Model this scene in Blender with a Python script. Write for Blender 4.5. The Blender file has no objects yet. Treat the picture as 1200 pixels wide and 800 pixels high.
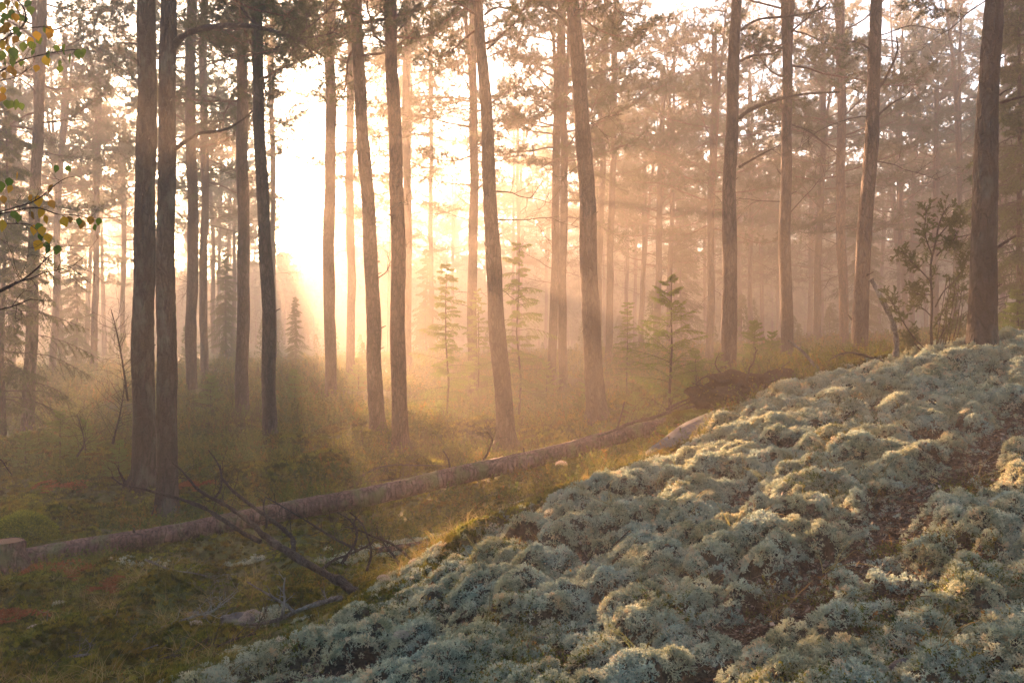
import bpy, math, random
import numpy as np
from mathutils import Vector, Quaternion, Matrix, Euler

# ------------------------------------------------------------------ camera, light, sky, exposure
SC = bpy.context.scene
F, CX, CY, CZ = 933.0, 600.0, 400.0, 2.9          # focal length and centre in photo pixels, camera height
cam_d = bpy.data.cameras.new('camera'); cam = bpy.data.objects.new('camera', cam_d)
SC.collection.objects.link(cam); SC.camera = cam
cam.location = (0, 0, CZ); cam.rotation_euler = (math.pi / 2, 0, 0)
cam_d.sensor_width = 36; cam_d.lens = F / 1200 * 36; cam_d.clip_end = 2000; cam_d.clip_start = 0.05

SUN_AZ = math.atan((299 - CX) / F)                 # left of the view axis
SUN_EL = math.atan((CY - 190) / math.hypot(F, 299 - CX))
W = bpy.data.worlds.new('World'); SC.world = W; W.use_nodes = True
wn = W.node_tree; sky = wn.nodes.new('ShaderNodeTexSky'); sky.sky_type = 'NISHITA'; sky.sun_disc = False
sky.sun_elevation = SUN_EL; sky.sun_rotation = SUN_AZ; sky.air_density = 1.0; sky.dust_density = 1.2; sky.ozone_density = 1.0
wn.links.new(sky.outputs[0], wn.nodes['Background'].inputs[0]); wn.nodes['Background'].inputs[1].default_value = 0.055
sd = Vector((math.sin(SUN_AZ) * math.cos(SUN_EL), math.cos(SUN_AZ) * math.cos(SUN_EL), math.sin(SUN_EL)))
sun_d = bpy.data.lights.new('sun', 'SUN'); sun_d.energy = 5.0; sun_d.angle = math.radians(0.5); sun_d.color = (1.0, 0.525, 0.27)
sun = bpy.data.objects.new('sun', sun_d); SC.collection.objects.link(sun)
sun.rotation_euler = sd.to_track_quat('Z', 'Y').to_euler(); sun.location = (0, 0, 40)
SC.view_settings.view_transform = 'Standard'; SC.view_settings.look = 'None'; SC.view_settings.gamma = 1.0
SC.view_settings.exposure = 3.65
SC.render.engine = 'CYCLES'
SC.cycles.use_denoising = True
SC.cycles.max_bounces = 6; SC.cycles.diffuse_bounces = 2; SC.cycles.glossy_bounces = 1
SC.cycles.transmission_bounces = 4; SC.cycles.volume_bounces = 1; SC.cycles.transparent_max_bounces = 4
SC.cycles.sample_clamp_indirect = 6; SC.cycles.caustics_reflective = False; SC.cycles.caustics_refractive = False
HAZE_DENSITY = 0.0062
HAZE_G = 0.47

rng = np.random.default_rng(7)
R = random.Random(5)

def P(px, py, d):
    return np.array([(px - CX) / F * d, d, CZ - (py - CY) / F * d])

# ------------------------------------------------------------------ noise
def _hash(ix, iy, s):
    h = (ix.astype(np.int64) * 374761393 + iy.astype(np.int64) * 668265263 + s * 974634777) & 0xffffffff
    h = ((h ^ (h >> 13)) * 1274126177) & 0xffffffff
    return ((h ^ (h >> 16)) & 0xffffff) / float(0xffffff)
def vnoise(x, y, s=0):
    x = np.asarray(x, float); y = np.asarray(y, float)
    ix = np.floor(x); iy = np.floor(y); fx = x - ix; fy = y - iy
    fx = fx * fx * (3 - 2 * fx); fy = fy * fy * (3 - 2 * fy)
    a = _hash(ix, iy, s); b = _hash(ix + 1, iy, s); c = _hash(ix, iy + 1, s); d = _hash(ix + 1, iy + 1, s)
    return (a * (1 - fx) + b * fx) * (1 - fy) + (c * (1 - fx) + d * fx) * fy
def fbm(x, y, s=0, o=4):
    t = 0; a = .5; n = 0
    for k in range(o):
        t = t + a * vnoise(x * 2 ** k + 17 * k, y * 2 ** k - 31 * k, s + k); n += a; a *= .5
    return t / n
def sstep(a, b, x):
    t = np.clip((x - a) / (b - a), 0, 1); return t * t * (3 - 2 * t)

# ------------------------------------------------------------------ the trees read off the photograph
# (x base, y base, x at frame top, width base, width top, distance, crown height, label)
T = [
 (168.5, 563, 171.5, 28, 22, 14.6, 9.5, 'thick pale-barked pine, left one of the touching pair beside the fallen log'),
 (195.5, 603, 195.5, 26, 19, 13.6, 9.0, 'dark straight pine, right one of the touching pair, with a long arched limb'),
 (32, 501, 50, 15, 11, 24, 9.0, 'leaning pine behind the autumn birch leaves near the left edge'),
 (61, 455, 79, 8.5, 6, 38, 8.0, 'slender pine just right of the leaning one behind the birch leaves'),
 (110, 450, 118, 8, 6, 40, 7.0, 'thin straight pine in the bright gap between the birch leaves and the touching pair'),
 (144, 440, 147, 6, 5, 48, 6.5, 'thinnest pine close to the left of the touching pair'),
 (225, 470, 224, 14, 12, 27, 8.6, 'dark pine just right of the touching pair'),
 (239, 455, 240, 10, 8, 34, 8.0, 'paler slim pine tucked behind the dark pine right of the touching pair'),
 (284, 490, 285, 16.5, 13, 23, 9.0, 'straight pine left of the sun glare, behind the dark leaning one'),
 (317, 520, 301, 18.5, 12, 19, 8.5, 'dark pine standing right in front of the sun'),
 (321, 440, 318, 7, 6, 42, 10.5, 'thin hazy pine half hidden behind the dark pine at the sun'),
 (387, 476, 386, 15, 13, 26, 11.0, 'pale glowing pine washed out by light just right of the sun'),
 (411, 455, 410, 11, 9, 33, 10.5, 'faint glowing pine behind the light-washed one right of the sun'),
 (443, 506, 418, 19.5, 14, 19.5, 9.0, 'pine leaning left, first sharp trunk right of the sun glare'),
 (470, 530, 459, 20, 15, 18, 9.0, 'reddish pine beside the left-leaning one, nearest the middle of the log'),
 (478, 450, 476, 10.5, 10, 34, 8.0, 'hazy pine peeping out behind the reddish pine above the log'),
 (505, 435, 505, 6, 5, 50, 6.0, 'very thin gold-lit pine between the reddish pine and the young spruces'),
 (554, 468, 555, 13, 10, 28, 7.0, 'upright pine just left of the big leaning trunk above the log middle'),
 (594, 524, 559, 24, 12, 17, 8.6, 'big grey pine leaning left behind the middle of the fallen log'),
 (607, 425, 607, 5, 4, 58, 5.0, 'faint thin pine far back beyond the big leaning trunk'),
 (646.5, 454, 657, 11.5, 9, 30, 7.0, 'left one of two parallel slim pines in the central glow'),
 (660, 463, 660, 11.5, 8.5, 29, 7.6, 'right one of two parallel slim pines in the central glow'),
 (700, 488, 673, 25, 17, 17.4, 8.6, 'massive pine leaning left, base just beyond the upper end of the log'),
 (700, 440, 710, 9, 7, 36, 6.5, 'pine leaning right and crossing behind the massive leaning trunk'),
 (713, 425, 722, 9.5, 7, 36, 6.0, 'slim glowing pine right of the massive leaning trunk'),
 (734, 415, 736, 5, 4.5, 56, 5.0, 'faint thin pine in the gold mist above the little spruce, left one'),
 (751, 418, 761, 7, 5, 44, 5.5, 'faint slanting pine directly behind the tip of the little spruce'),
 (769, 412, 779, 8.5, 6, 40, 6.0, 'clearer slanting pine just behind and left of the little spruce crown'),
 (831, 412, 838, 10, 6.5, 33, 6.0, 'slim pine between the little spruce and the dark pine at the root mound'),
 (853, 448, 861, 20.5, 13, 17, 8.4, 'dark pine rising behind the mossy root mound, with long bare limbs'),
 (866, 405, 866, 6, 5, 54, 5.5, 'thin pine showing at the right side of the dark pine behind the root mound'),
 (893, 405, 892, 5, 4.5, 60, 5.0, 'faint thin pine between the two dark pines right of the root mound'),
 (923, 440, 920, 17, 11, 21, 7.5, 'grey pine with flared foot standing beyond the right end of the root mound'),
 (950, 408, 950, 5, 4.5, 56, 5.0, 'faint thin pine right of the flared grey pine'),
 (957, 412, 968, 9.5, 6, 34, 6.0, 'slim pine leaning right, third trunk right of the root mound'),
 (989, 414, 983, 12, 10, 29, 6.8, 'straight reddish pine close left of the big pine at the broken snag'),
 (1007, 436, 1026, 20, 14, 17, 8.0, 'big grey pine leaning right beside the broken snag'),
 (1097, 400, 1098, 7, 6, 40, 4.6, 'hazy pine standing directly behind the juniper'),
 (1139, 398, 1134, 5, 4, 52, 5.0, 'thin pine touching the left side of the rough dark trunk'),
 (1151, 402, 1163, 34, 21, 10.5, 8.6, 'nearest rough dark pine on the lichen ridge right of the juniper'),
 (15, 450, 13, 7, 6, 42, 7.0, 'hazy pine at the left edge behind hanging birch leaves'),
]
# ------------------------------------------------------------------ terrain
ctrl = []
def cp(px, py, d): ctrl.append(P(px, py, d))
for a in [(1200,800,3.0),(900,800,3.3),(600,800,3.7),(400,800,4.2),(230,800,4.7),(1200,600,5.0),(1200,500,7.2),(1200,440,9),
          (1200,395,11.6),(1000,600,5.5),(1000,500,8),(1000,432,11.6),(800,600,6.3),(800,540,8.2),(870,473,10.8),(700,566,8.0),(700,700,4.9),
          (500,700,5.6),(450,686,6.2),(560,624,7.3),(1000,700,4.0),(600,600,10.2),(500,640,9.3),(400,720,6.9),(250,770,6.0),(200,700,8.0),(0,700,8.5),
          (0,790,6.2),(0,640,11),(300,600,12.5),(120,655,10.0),(800,518,12),(700,540,12.4),(620,552,13),(1100,410,12.5),(950,452,12),
          (20,560,16),(100,520,20),(400,540,17),(250,520,20),(530,520,19),(640,500,21),(760,470,20),(850,450,15),(780,500,15.5)]:
    cp(*a)
for t in T:
    if t[5] < 31: cp(t[0], t[1], t[5])
ctrl += [np.array(p, float) for p in [(-60,60,1.6),(0,60,2.1),(60,60,2.6),(-30,45,1.5),(0,42,2.0),(30,42,2.7),(-100,100,3),(0,100,2.9),(100,100,3.6),(0,124,4.4),(-60,124,4.4),(60,124,4.6),
         (-20,0,0.4),(-8,0,.5),(-3,-3,1.15),(3,0,1.75),(8,3,2.3),(20,5,3.4),(16,14,3.6),(60,0,4),(-60,0,0),(0,-10,1.6),(0,-60,1),(40,25,3),(-30,20,.3),(-14,12,.1)]]
ctrl = np.array(ctrl)
def _tps(r): return np.where(r > 0, r * r * np.log(np.maximum(r, 1e-9)), 0)
_n = len(ctrl)
_K = _tps(np.hypot(ctrl[:, None, 0] - ctrl[None, :, 0], ctrl[:, None, 1] - ctrl[None, :, 1])) + np.eye(_n) * 0.06
_Pm = np.c_[np.ones(_n), ctrl[:, :2]]
_A = np.zeros((_n + 3, _n + 3)); _A[:_n, :_n] = _K; _A[:_n, _n:] = _Pm; _A[_n:, :_n] = _Pm.T
_w = np.linalg.solve(_A, np.r_[ctrl[:, 2], 0, 0, 0])
def Hbase(x, y):
    x = np.atleast_1d(np.asarray(x, float)); y = np.atleast_1d(np.asarray(y, float))
    sh = x.shape; x = x.ravel(); y = y.ravel(); out = np.empty(len(x))
    for i in range(0, len(x), 40000):
        a = x[i:i + 40000]; b = y[i:i + 40000]
        out[i:i + 40000] = _tps(np.hypot(a[:, None] - ctrl[None, :, 0], b[:, None] - ctrl[None, :, 1])) @ _w[:_n] + _w[_n] + _w[_n + 1] * a + _w[_n + 2] * b
    return np.clip(out, -3, 6).reshape(sh)
EDGE = np.array([P(*a)[:2] for a in [(150,830,4.5),(230,800,4.75),(450,686,6.2),(560,622,7.3),(700,562,8.3),(800,528,9.3),(870,474,10.9),(1000,432,11.9),(1200,392,12.2)]])
def lichen_mask(x, y):
    yb = np.interp(x, EDGE[:, 0], EDGE[:, 1], left=-5, right=12.5)
    n = (fbm(x * 1.7, y * 1.7, 3) - .5)
    return sstep(-.15, .2, yb + n * .5 - y)
_s0 = P(1185, 512, 7.3)[:2]; _s1 = P(890, 700, 4.15)[:2]
def soil_mask(x, y):
    d = _s1 - _s0; L2 = d @ d
    t = np.clip(((x - _s0[0]) * d[0] + (y - _s0[1]) * d[1]) / L2, -.15, 1.0)
    r = np.hypot(x - (_s0[0] + t * d[0]), y - (_s0[1] + t * d[1]))
    w = .36 * (1 - .5 * t) + .55 * (fbm(x * 2.2, y * 2.2, 9) - .5)
    a = sstep(.10, -.08, r - w)
    b = sstep(.62, .69, fbm(x * 1.5 + 4, y * 2.1, 21, 3))
    return np.maximum(a, b * .9)
def worley(x, y, cell, s, rmin, rmax):
    ix = np.floor(x / cell); iy = np.floor(y / cell); h = np.zeros_like(x)
    for dx in (-1, 0, 1):
        for dy in (-1, 0, 1):
            cx = (ix + dx + .5 + .8 * (_hash(ix + dx, iy + dy, s) - .5)) * cell
            cy = (iy + dy + .5 + .8 * (_hash(ix + dx, iy + dy, s + 1) - .5)) * cell
            r = cell * (rmin + (rmax - rmin) * _hash(ix + dx, iy + dy, s + 2))
            d2 = ((x - cx) ** 2 + (y - cy) ** 2) / r ** 2
            h = np.maximum(h, np.sqrt(np.clip(1 - d2, 0, 1)) * r)
    return h
def cushions(x, y):
    u = (x * .82 + y * .57); v = (-x * .57 + y * .82) * 1.45         # cushions drawn out along the slope
    wx = .22 * (fbm(x * 2.5, y * 2.5, 41) - .5); wy = .22 * (fbm(x * 2.5, y * 2.5, 51) - .5)
    big = .62 * worley(u + wx, v + wy, .42, 60, .22, .72) * sstep(.25, .5, fbm(x * 1.1 + 9, y * 1.1, 43, 2) + .1)
    return big + .50 * worley(u + wy, v + wx, .21, 70, .25, .72) + .45 * worley(u * 1.1 + wy, v + wx, .10, 80, .2, .7) + .10 * (fbm(x * 1.3, y * 1.3, 47, 2) - .3)
MOSS = [(110,528,17,.9,.28),(245,600,12.3,.5,.1),(480,552,15.5,.8,.28),(370,560,16,.7,.2),(100,745,6.9,.35,.2),(170,700,8.3,.35,.16),(195,690,8.2,.3,.16),(40,530,18,.9,.25),
        (345,545,18,.8,.3),(60,760,6.6,.3,.13),(215,745,7.0,.3,.1),(430,700,7.2,.3,.1),(30,700,8.4,.4,.18),(120,730,7.3,.35,.16),(260,745,6.6,.3,.13),(330,690,7.8,.3,.13),(215,665,9.0,.4,.14),(90,610,13,.7,.22),(300,560,15,.7,.25),(20,770,6.3,.3,.12),(140,775,6.2,.25,.10),(150,665,9.3,.4,.1),(640,540,15,.7,.2),(560,520,20,1,.3),(250,480,27,1.4,.5),(420,490,27,1.5,.4),(640,470,27,1.5,.4)]
_moss = [(P(a, b, d)[0], d, r, h) for a, b, d, r, h in MOSS]
def hummocks(x, y):
    h = .5 * (fbm(x * .55, y * .55, 5) - .5) * sstep(3, 12, y + .0 * x) + .16 * (fbm(x * 1.9, y * 1.9, 6) - .5)
    for mx, my, r, k in _moss: h = h + k * np.exp(-((x - mx) ** 2 + (y - my) ** 2) / (r * r))
    h = h - .24 * np.exp(-((x - 2.0) ** 2 + (y - 10.3) ** 2) / 1.1)
    h = h + .09 * worley(x + .2 * vnoise(x * 3, y * 3, 8), y, .42, 90, .4, .8) * sstep(40, 15, y)
    return h
_la, _lb = P(18, 656, 10.4), P(800, 493, 13.0)
def moss_bump(x, y):
    h = np.zeros_like(np.asarray(x, float))
    for mx, my, r, k in _moss: h = np.maximum(h, np.exp(-((x - mx) ** 2 + (y - my) ** 2) / (r * r * .8)))
    return h
def slab_clear(x, y):
    a, b = P(748, 546, 9.8), P(862, 478, 11.2); dx, dy = b[0] - a[0], b[1] - a[1]; t = np.clip(((x - a[0]) * dx + (y - a[1]) * dy) / (dx * dx + dy * dy), 0, 1)
    return sstep(.12, .3, np.hypot(x - a[0] - t * dx, y - a[1] - t * dy))
def log_d2(x, y):
    dx, dy = _lb[0] - _la[0], _lb[1] - _la[1]; t = np.clip(((x - _la[0]) * dx + (y - _la[1]) * dy) / (dx * dx + dy * dy), -.08, 1)
    return (x - _la[0] - t * dx) ** 2 + (y - _la[1] - t * dy) ** 2, t
def H(x, y, fine=True):
    x = np.atleast_1d(np.asarray(x, float)); y = np.atleast_1d(np.asarray(y, float))
    m = lichen_mask(x, y); s = soil_mask(x, y)
    l2, lt = log_d2(x, y); e = np.exp(-l2 / .7); zl = _la[2] + (_lb[2] - _la[2]) * lt - .2
    hb = Hbase(x, y) + (1 - m) * hummocks(x, y); hb = np.where(hb > zl, hb + (zl - hb) * e * (1 - m), hb)
    return hb + m * (1 - .93 * s) * cushions(x, y) - .20 * m + m * s * .03 * fbm(x * 14, y * 14, 77)
def Hz(x, y): return float(H(x, y)[0])
def Hn(x, y, e=.02):
    gx = (H(x + e, y) - H(x - e, y)) / (2 * e); gy = (H(x, y + e) - H(x, y - e)) / (2 * e)
    n = np.stack([-gx, -gy, np.ones_like(gx)], 1); return n / np.linalg.norm(n, axis=1)[:, None]

# ------------------------------------------------------------------ mesh and object helpers
class MB:
    def __init__(s): s.v = []; s.f = {3: [], 4: []}; s.n = 0
    def add(s, v, f):
        v = np.asarray(v, float).reshape(-1, 3); f = np.asarray(f, np.int64)
        s.f[f.shape[1]].append(f + s.n); s.v.append(v); s.n += len(v)
    def mesh(s, name, mats, smooth=True, mi=None):
        v = np.concatenate(s.v) if s.v else np.zeros((0, 3))
        q = np.concatenate(s.f[4]) if s.f[4] else np.zeros((0, 4), np.int64)
        t = np.concatenate(s.f[3]) if s.f[3] else np.zeros((0, 3), np.int64)
        me = bpy.data.meshes.new(name)
        me.vertices.add(len(v)); me.vertices.foreach_set('co', v.ravel())
        me.loops.add(q.size + t.size); me.loops.foreach_set('vertex_index', np.concatenate([q.ravel(), t.ravel()]).astype(np.int32))
        me.polygons.add(len(q) + len(t))
        me.polygons.foreach_set('loop_start', np.concatenate([np.arange(len(q)) * 4, q.size + np.arange(len(t)) * 3]).astype(np.int32))
        me.polygons.foreach_set('use_smooth', np.full(len(q) + len(t), smooth))
        for m in mats: me.materials.append(m)
        if len(mats) > 1:      # quads are wood, triangles are foliage
            me.polygons.foreach_set('material_index', np.concatenate([np.zeros(len(q)), np.ones(len(t))]).astype(np.int32))
        me.update(calc_edges=True); return me
def link(o, parent=None):
    SC.collection.objects.link(o)
    if parent is not None: o.parent = parent
    return o
def obj(name, me, parent=None, loc=None, rot=None, scale=None):
    o = bpy.data.objects.new(name, me)
    if loc is not None: o.location = loc
    if rot is not None: o.rotation_euler = rot
    if scale is not None: o.scale = (scale,) * 3 if np.isscalar(scale) else scale
    return link(o, parent)
def tag(o, label=None, cat=None, group=None, kind=None):
    if label: o['label'] = label
    if cat: o['category'] = cat
    if group: o['group'] = group
    if kind: o['kind'] = kind
    return o
def empty(name, loc, label, cat, group=None):
    o = bpy.data.objects.new(name, None); o.location = loc; o.empty_display_size = .2
    return tag(link(o), label, cat, group)
def tube(mb, pts, rad, n=6, disp=None, cap=True):
    pts = np.asarray(pts, float); rad = np.asarray(rad, float); m = len(pts)
    tan = np.gradient(pts, axis=0); tan /= np.linalg.norm(tan, axis=1)[:, None] + 1e-12
    ref = np.array([0., 0, 1]) if abs(tan[0, 2]) < .9 else np.array([1., 0, 0])
    u = np.cross(tan[0], ref); u /= np.linalg.norm(u); U = [u]
    for k in range(1, m):
        u = u - tan[k] * (u @ tan[k]); u /= np.linalg.norm(u) + 1e-12; U.append(u)
    U = np.array(U); V = np.cross(tan, U)
    a = np.arange(n) / n * 2 * math.pi
    rr = rad[:, None] * np.ones(n)[None, :]
    if disp is not None: rr = rr + disp
    v = pts[:, None, :] + rr[:, :, None] * (np.cos(a)[None, :, None] * U[:, None, :] + np.sin(a)[None, :, None] * V[:, None, :])
    i = np.arange(m - 1)[:, None] * n; j = np.arange(n)[None, :]; j2 = (j + 1) % n
    f = np.stack([i + j, i + j2, i + n + j2, i + n + j], -1).reshape(-1, 4)
    b0 = mb.n; mb.add(v, f)
    if cap:
        for k in (0, m - 1):
            mb.v.append(pts[k:k + 1].copy()); c = mb.n; mb.n += 1
            jj = np.arange(n); ring = b0 + k * n + jj; nxt = b0 + k * n + (jj + 1) % n
            # degenerate-free fan stored as quads so that it keeps the wood material
            h = n // 2
            q = [(c, ring[(2 * t + 2) % n], ring[2 * t + 1], ring[2 * t]) for t in range(h)]
            mb.f[4].append(np.array(q, np.int64))
def needles(mb, p, d, k, L, w, spread, rg=rng):
    p = np.repeat(p, k, 0); d = np.repeat(d, k, 0); n = len(p)
    d = d + spread * rg.normal(size=(n, 3)); d /= np.linalg.norm(d, axis=1)[:, None]
    s = np.cross(d, rg.normal(size=(n, 3))); s /= np.linalg.norm(s, axis=1)[:, None]
    Ln = (L * rg.uniform(.65, 1.2, n))[:, None]
    v = np.stack([p - s * w / 2, p + s * w / 2, p + d * Ln], 1).reshape(-1, 3)
    mb.add(v, np.arange(3 * n).reshape(-1, 3))
def norm(v): return v / (np.linalg.norm(v) + 1e-12)
def wander(p, d, L, n, jit, rg, curl=(0, 0, 0)):
    p = np.array(p, float); d = norm(np.array(d, float)); out = [p.copy()]
    for k in range(n):
        d = norm(d + jit * rg.normal(size=3) + np.array(curl) / n); p = p + d * L / n; out.append(p.copy())
    return np.array(out)
def smooth_path(pts, k=3):
    pts = np.asarray(pts, float); t = np.arange(len(pts)); tt = np.linspace(0, len(pts) - 1, (len(pts) - 1) * k + 1)
    c = np.stack([np.interp(tt, t, pts[:, i]) for i in range(3)], 1)
    for _ in range(2): c[1:-1] = .25 * c[:-2] + .5 * c[1:-1] + .25 * c[2:]
    return c
def twigs(mb, pts, r0, rg, n, L, depth=1, n_side=3, tips=None, up=0.1, start=.25):
    m = len(pts)
    for _ in range(n):
        t = rg.uniform(start, 1) * (m - 1.001); i = int(t); p = pts[i] + (pts[min(i + 1, m - 1)] - pts[i]) * (t - i)
        d = norm(pts[min(i + 1, m - 1)] - pts[i]); s = norm(np.cross(d, rg.normal(size=3)))
        l = L * rg.uniform(.4, 1.1)
        w = wander(p, d * .7 + s * .9 + np.array([0, 0, up]), l, 4, .22, rg)
        tube(mb, w, np.linspace(r0, r0 * .3, 5), n_side, cap=False)
        if tips is not None: tips.append(w)
        if depth > 0: twigs(mb, w, r0 * .6, rg, 3, L * .45, depth - 1, 3, tips, up)

# ------------------------------------------------------------------ materials
def new_mat(name):
    m = bpy.data.materials.new(name); m.use_nodes = True; nt = m.node_tree
    b = nt.nodes['Principled BSDF']; b.inputs['Roughness'].default_value = .85; b.inputs['Specular IOR Level'].default_value = .2
    return m, nt, b
def nd(nt, t, **k):
    n = nt.nodes.new(t)
    for a, v in k.items(): setattr(n, a, v)
    return n
def coords(nt, scale, obj_space=True):
    tc = nd(nt, 'ShaderNodeTexCoord'); mp = nd(nt, 'ShaderNodeMapping'); mp.inputs['Scale'].default_value = scale
    nt.links.new(tc.outputs['Object'] if obj_space else nd(nt, 'ShaderNodeNewGeometry').outputs['Position'], mp.inputs[0]); return mp.outputs[0]
def noise(nt, vec, scale, detail=5, rough=.6):
    n = nd(nt, 'ShaderNodeTexNoise'); n.inputs['Scale'].default_value = scale; n.inputs['Detail'].default_value = detail; n.inputs['Roughness'].default_value = rough
    if vec is not None: nt.links.new(vec, n.inputs['Vector'])
    return n.outputs[0]
def ramp(nt, fac, stops):
    r = nd(nt, 'ShaderNodeValToRGB'); e = r.color_ramp.elements
    while len(e) < len(stops): e.new(.5)
    for k, (p, c) in enumerate(stops): e[k].position = p; e[k].color = (*c, 1)
    nt.links.new(fac, r.inputs[0]); return r.outputs[0]
def mix(nt, fac, a, b, mode='MIX'):
    m = nd(nt, 'ShaderNodeMix', data_type='RGBA', blend_type=mode)
    for s, v in ((m.inputs[0], fac), (m.inputs[6], a), (m.inputs[7], b)):
        if isinstance(v, (int, float)): s.default_value = v
        elif isinstance(v, tuple): s.default_value = (*v, 1)
        else: nt.links.new(v, s)
    return m.outputs[2]
def bump(nt, b, h, strength, dist):
    n = nd(nt, 'ShaderNodeBump'); n.inputs['Strength'].default_value = strength; n.inputs['Distance'].default_value = dist
    nt.links.new(h, n.inputs['Height']); nt.links.new(n.outputs[0], b.inputs['Normal'])
def bark_mat(name, dark, mid, light, sc=1.0, moss=None):
    m, nt, b = new_mat(name)
    v = coords(nt, (sc, sc, sc * .28))
    vo = nd(nt, 'ShaderNodeTexVoronoi', feature='DISTANCE_TO_EDGE'); vo.inputs['Scale'].default_value = 16
    dn = noise(nt, v, 9, 3); mv = nd(nt, 'ShaderNodeMix', data_type='VECTOR'); mv.inputs[0].default_value = .12
    nt.links.new(v, mv.inputs[4]); nt.links.new(nd_out(nt, v, 9), mv.inputs[5]); nt.links.new(mv.outputs[1], vo.inputs['Vector'])
    cr = ramp(nt, vo.outputs[0], [(0, (0, 0, 0)), (.22, (1, 1, 1))])
    n1 = noise(nt, v, 5, 6); n2 = noise(nt, coords(nt, (1, 1, 1)), 38, 4)
    c = ramp(nt, n1, [(.3, dark), (.5, mid), (.72, light)])
    c = mix(nt, .95, c, mix(nt, cr, tuple(q * .6 for q in dark), c)); c = mix(nt, .35, c, ramp(nt, n2, [(.3, dark), (.7, light)]))
    if moss:
        n3 = noise(nt, coords(nt, (1, 1, .5)), 3.2, 4); c = mix(nt, ramp(nt, n3, [(.52, (0, 0, 0)), (.66, (.8, .8, .8))]), c, moss)
    nt.links.new(c, b.inputs['Base Color'])
    hh = mix(nt, .5, cr, ramp(nt, n2, [(0, (0, 0, 0)), (1, (1, 1, 1))])); bump(nt, b, hh, 1.0, .03)
    return m
def nd_out(nt, v, s):
    n = nd(nt, 'ShaderNodeTexNoise'); n.inputs['Scale'].default_value = s; nt.links.new(v, n.inputs['Vector']); return n.outputs[1]
def leaf_mat(name, stops, trans=.45, tint=(1, 1, 1), island=False, pos_scale=0):
    """thin leaf or needle: diffuse front, light coming through from behind"""
    m, nt, b = new_mat(name)
    oi = nd(nt, 'ShaderNodeObjectInfo'); fac = oi.outputs['Random']
    if island: fac = nd(nt, 'ShaderNodeNewGeometry').outputs['Random Per Island']
    c = ramp(nt, fac, stops)
    if pos_scale:
        n = noise(nt, coords(nt, (1, 1, 1), False), pos_scale, 3); c = mix(nt, ramp(nt, n, [(.35, (0, 0, 0)), (.65, (1, 1, 1))]), c, ramp(nt, fac, [(p, tuple(x * y for x, y in zip(cc, tint))) for p, cc in stops]))
    nt.links.new(c, b.inputs['Base Color']); b.inputs['Roughness'].default_value = .7
    tr = nd(nt, 'ShaderNodeBsdfTranslucent'); nt.links.new(c, tr.inputs[0]); ms = nd(nt, 'ShaderNodeMixShader'); ms.inputs[0].default_value = trans
    nt.links.new(b.outputs[0], ms.inputs[1]); nt.links.new(tr.outputs[0], ms.inputs[2]); nt.links.new(ms.outputs[0], nt.nodes['Material Output'].inputs[0])
    return m
M = {}
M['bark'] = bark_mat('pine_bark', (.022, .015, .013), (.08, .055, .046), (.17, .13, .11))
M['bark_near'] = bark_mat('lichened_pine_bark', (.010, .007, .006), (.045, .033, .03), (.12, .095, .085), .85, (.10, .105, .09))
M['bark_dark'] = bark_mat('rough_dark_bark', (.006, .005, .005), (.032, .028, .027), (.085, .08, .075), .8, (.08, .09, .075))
M['bark_red'] = bark_mat('red_pine_bark', (.04, .02, .015), (.14, .07, .05), (.24, .14, .10))
M['log'] = bark_mat('fallen_log_bark', (.04, .02, .017), (.17, .09, .075), (.32, .21, .18), .9, (.13, .14, .06))
M['wood'] = bark_mat('dead_wood', (.02, .015, .012), (.06, .048, .04), (.14, .12, .11), 2.5)
M['greywood'] = bark_mat('weathered_wood', (.06, .055, .05), (.17, .16, .15), (.32, .33, .32), 3, (.36, .40, .36))
M['needle'] = leaf_mat('pine_needles', [(0, (.035, .05, .02)), (.5, (.055, .08, .03)), (1, (.09, .11, .035))], .4, island=True)
M['spruce'] = leaf_mat('spruce_needles', [(0, (.04, .06, .02)), (.5, (.06, .10, .03)), (1, (.11, .15, .04))], .45, island=True)
M['sapling'] = leaf_mat('sapling_needles', [(0, (.08, .13, .035)), (.5, (.13, .20, .045)), (1, (.22, .29, .07))], .6, island=True)
M['juniper'] = leaf_mat('juniper_needles', [(0, (.05, .06, .02)), (.5, (.08, .10, .035)), (1, (.12, .15, .05))], .45, island=True)
M['lichen'] = leaf_mat('reindeer_lichen', [(0, (.22, .31, .27)), (.4, (.38, .48, .41)), (.85, (.56, .65, .54)), (1, (.60, .54, .42))], .4, (.98, .82, .60), pos_scale=2.8)
M['moss'] = leaf_mat('moss', [(0, (.045, .06, .012)), (.5, (.12, .155, .02)), (1, (.27, .28, .035))], .55, (.85, .55, .6), pos_scale=2.2)
M['freshmoss'] = leaf_mat('fresh_moss', [(0, (.08, .11, .012)), (.5, (.21, .26, .025)), (1, (.42, .44, .05))], .45, island=True)
M['berry'] = leaf_mat('bilberry_leaves', [(0, (.05, .09, .02)), (.5, (.10, .15, .03)), (.85, (.19, .20, .035)), (1, (.20, .10, .03))], .55, (1.2, .9, .8), pos_scale=.8)
M['heather'] = leaf_mat('brown_heather', [(0, (.05, .04, .02)), (.5, (.09, .065, .03)), (1, (.14, .12, .05))], .4)
M['bracken'] = leaf_mat('rusty_bracken', [(0, (.18, .055, .02)), (.5, (.27, .09, .03)), (1, (.32, .15, .06))], .45, island=True)
M['grass'] = leaf_mat('dry_grass', [(0, (.22, .16, .06)), (.5, (.34, .27, .12)), (1, (.18, .22, .06))], .5)
M['litter'] = leaf_mat('forest_litter', [(0, (.03, .018, .012)), (.5, (.07, .042, .028)), (.85, (.14, .10, .07)), (1, (.28, .24, .20))], .1)
M['web'] = leaf_mat('dewy_web', [(0, (.4, .36, .33)), (1, (.6, .55, .5))], .6)
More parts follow.
